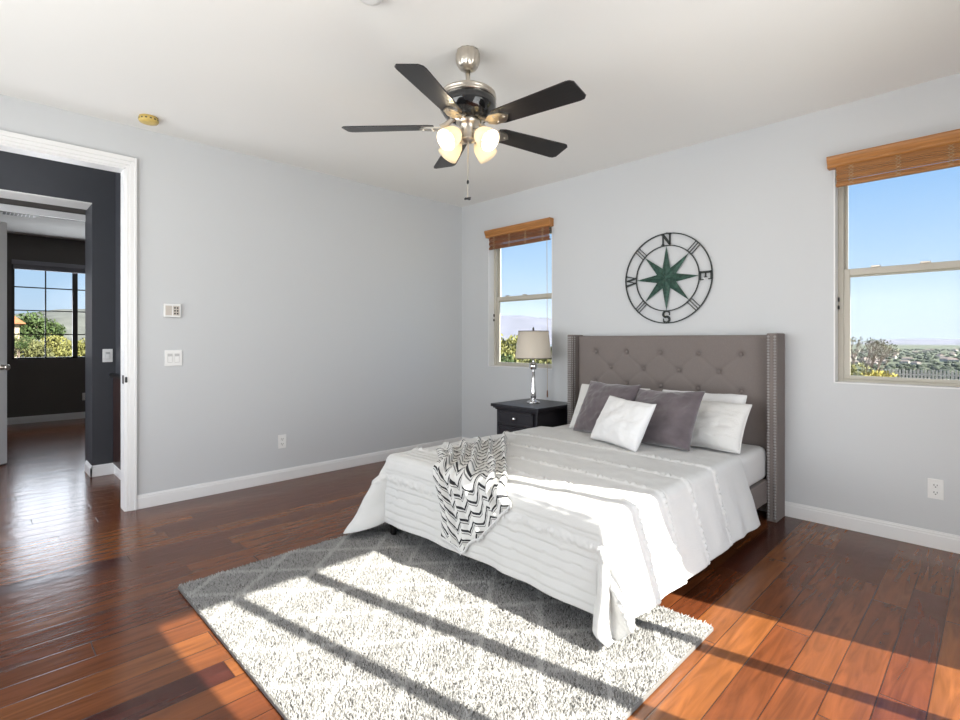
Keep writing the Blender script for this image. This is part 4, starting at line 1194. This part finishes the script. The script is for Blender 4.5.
def put(name, label, cat, px, dist, top_py, rad, leaf, seed, group=None, **k):
    x, y, zt = pix(px, dist, top_py); zg = ground_z(x, y) if y > 0.3 else -0.25 - 0.02 * max(0, -x - 7)
    h = max(zt - zg, rad * 1.2)
    return tree(name, label, cat, (x, y, zg - 0.1), h + 0.1, rad, leaf, seed, group, **k)
# shrubs outside the left window
put('shrub', 'yellow green shrub outside the left window, leftmost below the mountain', 'shrub', 499, 19, 336, 0.95, 'leaf_y', 1, n=1400)
put('shrub', 'tall yellow green shrub outside the window behind the lamp shade', 'shrub', 525, 25, 334, 1.1, 'leaf_y', 2, n=1400)
put('shrub', 'yellow green shrub at the right edge of the left window', 'shrub', 556, 19, 337, 0.95, 'leaf_y', 3, n=1400)
put('shrub', 'dark green bush low in the left window', 'shrub', 506, 15, 351, 0.55, 'leaf_g', 4, n=1000)
put('shrub', 'olive shrub low in the left window under the lamp shade', 'shrub', 535, 16, 350, 0.8, 'leaf_o', 5, n=1200)
# shrubs outside the right window
def bare_shrub():
    x, y, zt = pix(857, 10.5, 346); zg = ground_z(x, y)
    root = thing('bare_shrub', 'half bare shrub with thin grey branches outside the right window', 'shrub', (x, y, zg - 0.1)); h = zt - zg + 0.1
    rng = random.Random(5); bm = bmesh.new(); tips = []
    def grow(p, d, L_, r_, lev):
        q = p + d * L_; tube(bm, [p, (p + q) / 2 + Vector((rng.uniform(-.03, .03),) * 3), q], [r_, r_ * .8, r_ * .6], 5)
        if lev == 0: tips.append(q); return
        for k in range(3): grow(q, (d + Vector((rng.uniform(-.45, .45), rng.uniform(-.45, .45), rng.uniform(-.15, .5)))).normalized(), L_ * .66, r_ * .55, lev - 1)
    for k in range(3): grow(Vector((0, 0, 0)), Vector((rng.uniform(-.12, .2), rng.uniform(-.2, .2), 1)).normalized(), h * 0.42, 0.035, 4)
    mesh_obj('branches', bm, 'bark', root)
    bm = bmesh.new()
    for tpt in tips:
        if rng.random() < 0.55: leaf_cloud(bm, tuple(tpt), 0.08, 4, 0.022, rng)
    mesh_obj('foliage', bm, 'leaf_o', root)
bare_shrub()
put('flowering_shrub', 'golden yellow shrub low at the left corner of the right window', 'shrub', 877, 9.5, 367, 0.32, 'leaf_gold', 6, n=900)
put('flowering_shrub', 'pale yellow green bush at the sill of the right window, under the bare shrub', 'shrub', 853, 9.2, 362, 0.28, 'leaf_y', 7, n=900)
put('tree', 'small round dark tree beyond the pale fence in the right window', 'tree', 912, 70, 366, 1.9, 'leaf_dark', 8, n=700)
put('tree', 'thin dark cypress beyond the fence in the right window', 'tree', 935, 80, 369, 0.8, 'leaf_dark', 9, n=400)
# pale picket fence
fn = thing('fence', 'pale picket fence at the bottom of the right window', 'fence', (4, 14, 0)); cf = Vector(fn.location)
bm = bmesh.new(); bm2 = bmesh.new()
for k in range(110):
    x = 2.15 + k * 0.075; y = 14.0 + 0.02 * k; zt = 0.385; zg = ground_z(x, y)
    B(bm, x - 0.022, x + 0.022, y - 0.012, y + 0.012, zg - 0.05, zt + 0.02 * (k % 2))
for z in (0.26, -0.55): tube(bm2, [(2.15, 14.03, z), (2.15 + 109 * 0.075, 14.03 + 2.18, z)], 0.022, 6)
o = mesh_obj('pickets', bm, 'fence_w'); o.parent = fn; o.location = -cf
o = mesh_obj('fence_rails', bm2, 'fence_w'); o.parent = fn; o.location = -cf
# houses in the valley
def house_mesh(w, d, h):
    bm = bmesh.new(); B(bm, -w / 2, w / 2, -d / 2, d / 2, -3, h)
    bmr = bmesh.new()
    a = [bmr.verts.new(v) for v in ((-w / 2 - .5, -d / 2 - .5, h), (w / 2 + .5, -d / 2 - .5, h), (w / 2 + .5, d / 2 + .5, h), (-w / 2 - .5, d / 2 + .5, h), (-w / 2 + d * .3, 0, h + d * .32), (w / 2 - d * .3, 0, h + d * .32))]
    for f in ((0, 1, 5, 4), (2, 3, 4, 5), (1, 2, 5), (3, 0, 4), (3, 2, 1, 0)): bmr.faces.new([a[i] for i in f])
    return bm, bmr
b1, b2 = house_mesh(15, 10, 4.5)
hp = thing('house', 'tiny pale house in the hazy valley behind the right window', 'house', (0, 0, 0), 0, 'tiny houses in the valley')
hw = mesh_obj('house_walls', b1, 'pale_house', hp); hr = mesh_obj('house_roof', b2, 'far_roof', hp)
rng = random.Random(21); hpos = []
for k in range(34):
    o = hp if k == 0 else copy_tree(hp)
    for _t in range(200):
        px = rng.uniform(842, 968); dist = rng.uniform(620, 1500); x, y, _ = pix(px, dist)
        if all(hypot(x - a_, y - b_) > 34 for a_, b_ in hpos): break
    hpos.append((x, y))
    o.location = (x, y, -33); o.rotation_euler = (0, 0, rng.uniform(0, 3.1)); s = rng.uniform(0.55, 0.95); o.scale = (s, s, s)
bm = bmesh.new()
for k in range(900):
    px = rng.uniform(836, 985); dist = 430 * (1700 / 430) ** rng.random(); x, y, _ = pix(px, dist); s = rng.uniform(1.4, 4.2)
    if any(hypot(x - a_, y - b_) < 26 for a_, b_ in hpos): continue
    bmesh.ops.create_icosphere(bm, subdivisions=1, radius=s, matrix=Matrix.Translation((x, y, -31.5)) @ Matrix.Diagonal((1.2, 1.2, 0.8, 1)))
tag(mesh_obj('valley_trees', bm, 'leaf_dark', None, True), 'scattered dark treetops across the hazy valley', 'trees', None, 'stuff')
# neighbour's house and trees in the far room window
hx, hy, _ = pix(19.5, 30)
nh = thing('house', 'cream house with orange tile roof at the left of the far room window', 'house', (hx, hy, -0.7))
hz0 = -0.7
def zpx(py, D): return 1.2216 - (py - 339.3) / 512.33 * D - hz0
ev = zpx(323, 30)
bm = bmesh.new(); B(bm, -8, 0, -7.0, 0.0, -0.2, ev); mesh_obj('house_walls', bm, 'stucco', nh)
bm = bmesh.new()
pk = zpx(303, 30)
a = [bm.verts.new(v) for v in ((-8.4, 0.28, ev - .05), (0.3, 0.28, ev - .05), (0.3, -7.3, ev - .05), (-8.4, -7.3, ev - .05), (-4, -1.1, pk), (-4, -5.5, pk))]
a[4].co = (-3.0, -2.0, pk + 1.0); a[5].co = (-3.0, -5.0, pk + 1.0)
for f in ((0, 1, 4), (1, 2, 5, 4), (2, 3, 5), (3, 0, 4, 5), (3, 2, 1, 0)): bm.faces.new([a[i] for i in f])
mesh_obj('house_roof', bm, 'tile', nh)
bm = bmesh.new(); B(bm, -0.05, 0.03, -2.6, -1.2, 0.9, 2.1); mesh_obj('house_window', bm, 'darkframe', nh)
bm = bmesh.new(); B(bm, -1.6, -0.8, -1.3, -0.7, ev, zpx(283, 30)); B(bm, -1.7, -0.7, -1.4, -0.6, zpx(285, 30), zpx(282, 30)); mesh_obj('chimney', bm, 'stucco', nh)
put('tree', 'round green tree left in the far room window beside the orange roof', 'tree', 31, 42, 312, 1.75, 'leaf_g', 31, n=2200)
put('tree', 'green tree lower in the middle of the far room window', 'tree', 48, 50, 318, 1.5, 'leaf_g', 32, n=1800)
put('tree', 'pale yellow green tree low in the far room window, beside the house', 'tree', 28, 26, 336, 1.05, 'leaf_o', 33, n=1800)
put('tree', 'yellow green tree low in the middle of the far room window', 'tree', 50, 37, 334, 1.2, 'leaf_y', 34, n=1800)
put('tree', 'yellow green tree low at the right of the far room window', 'tree', 73, 33, 336, 1.25, 'leaf_y', 35, n=1800)
put('tree', 'dark shrub at the foot of the cream house wall', 'tree', 19, 24, 337, 0.4, 'leaf_g', 36, n=800)
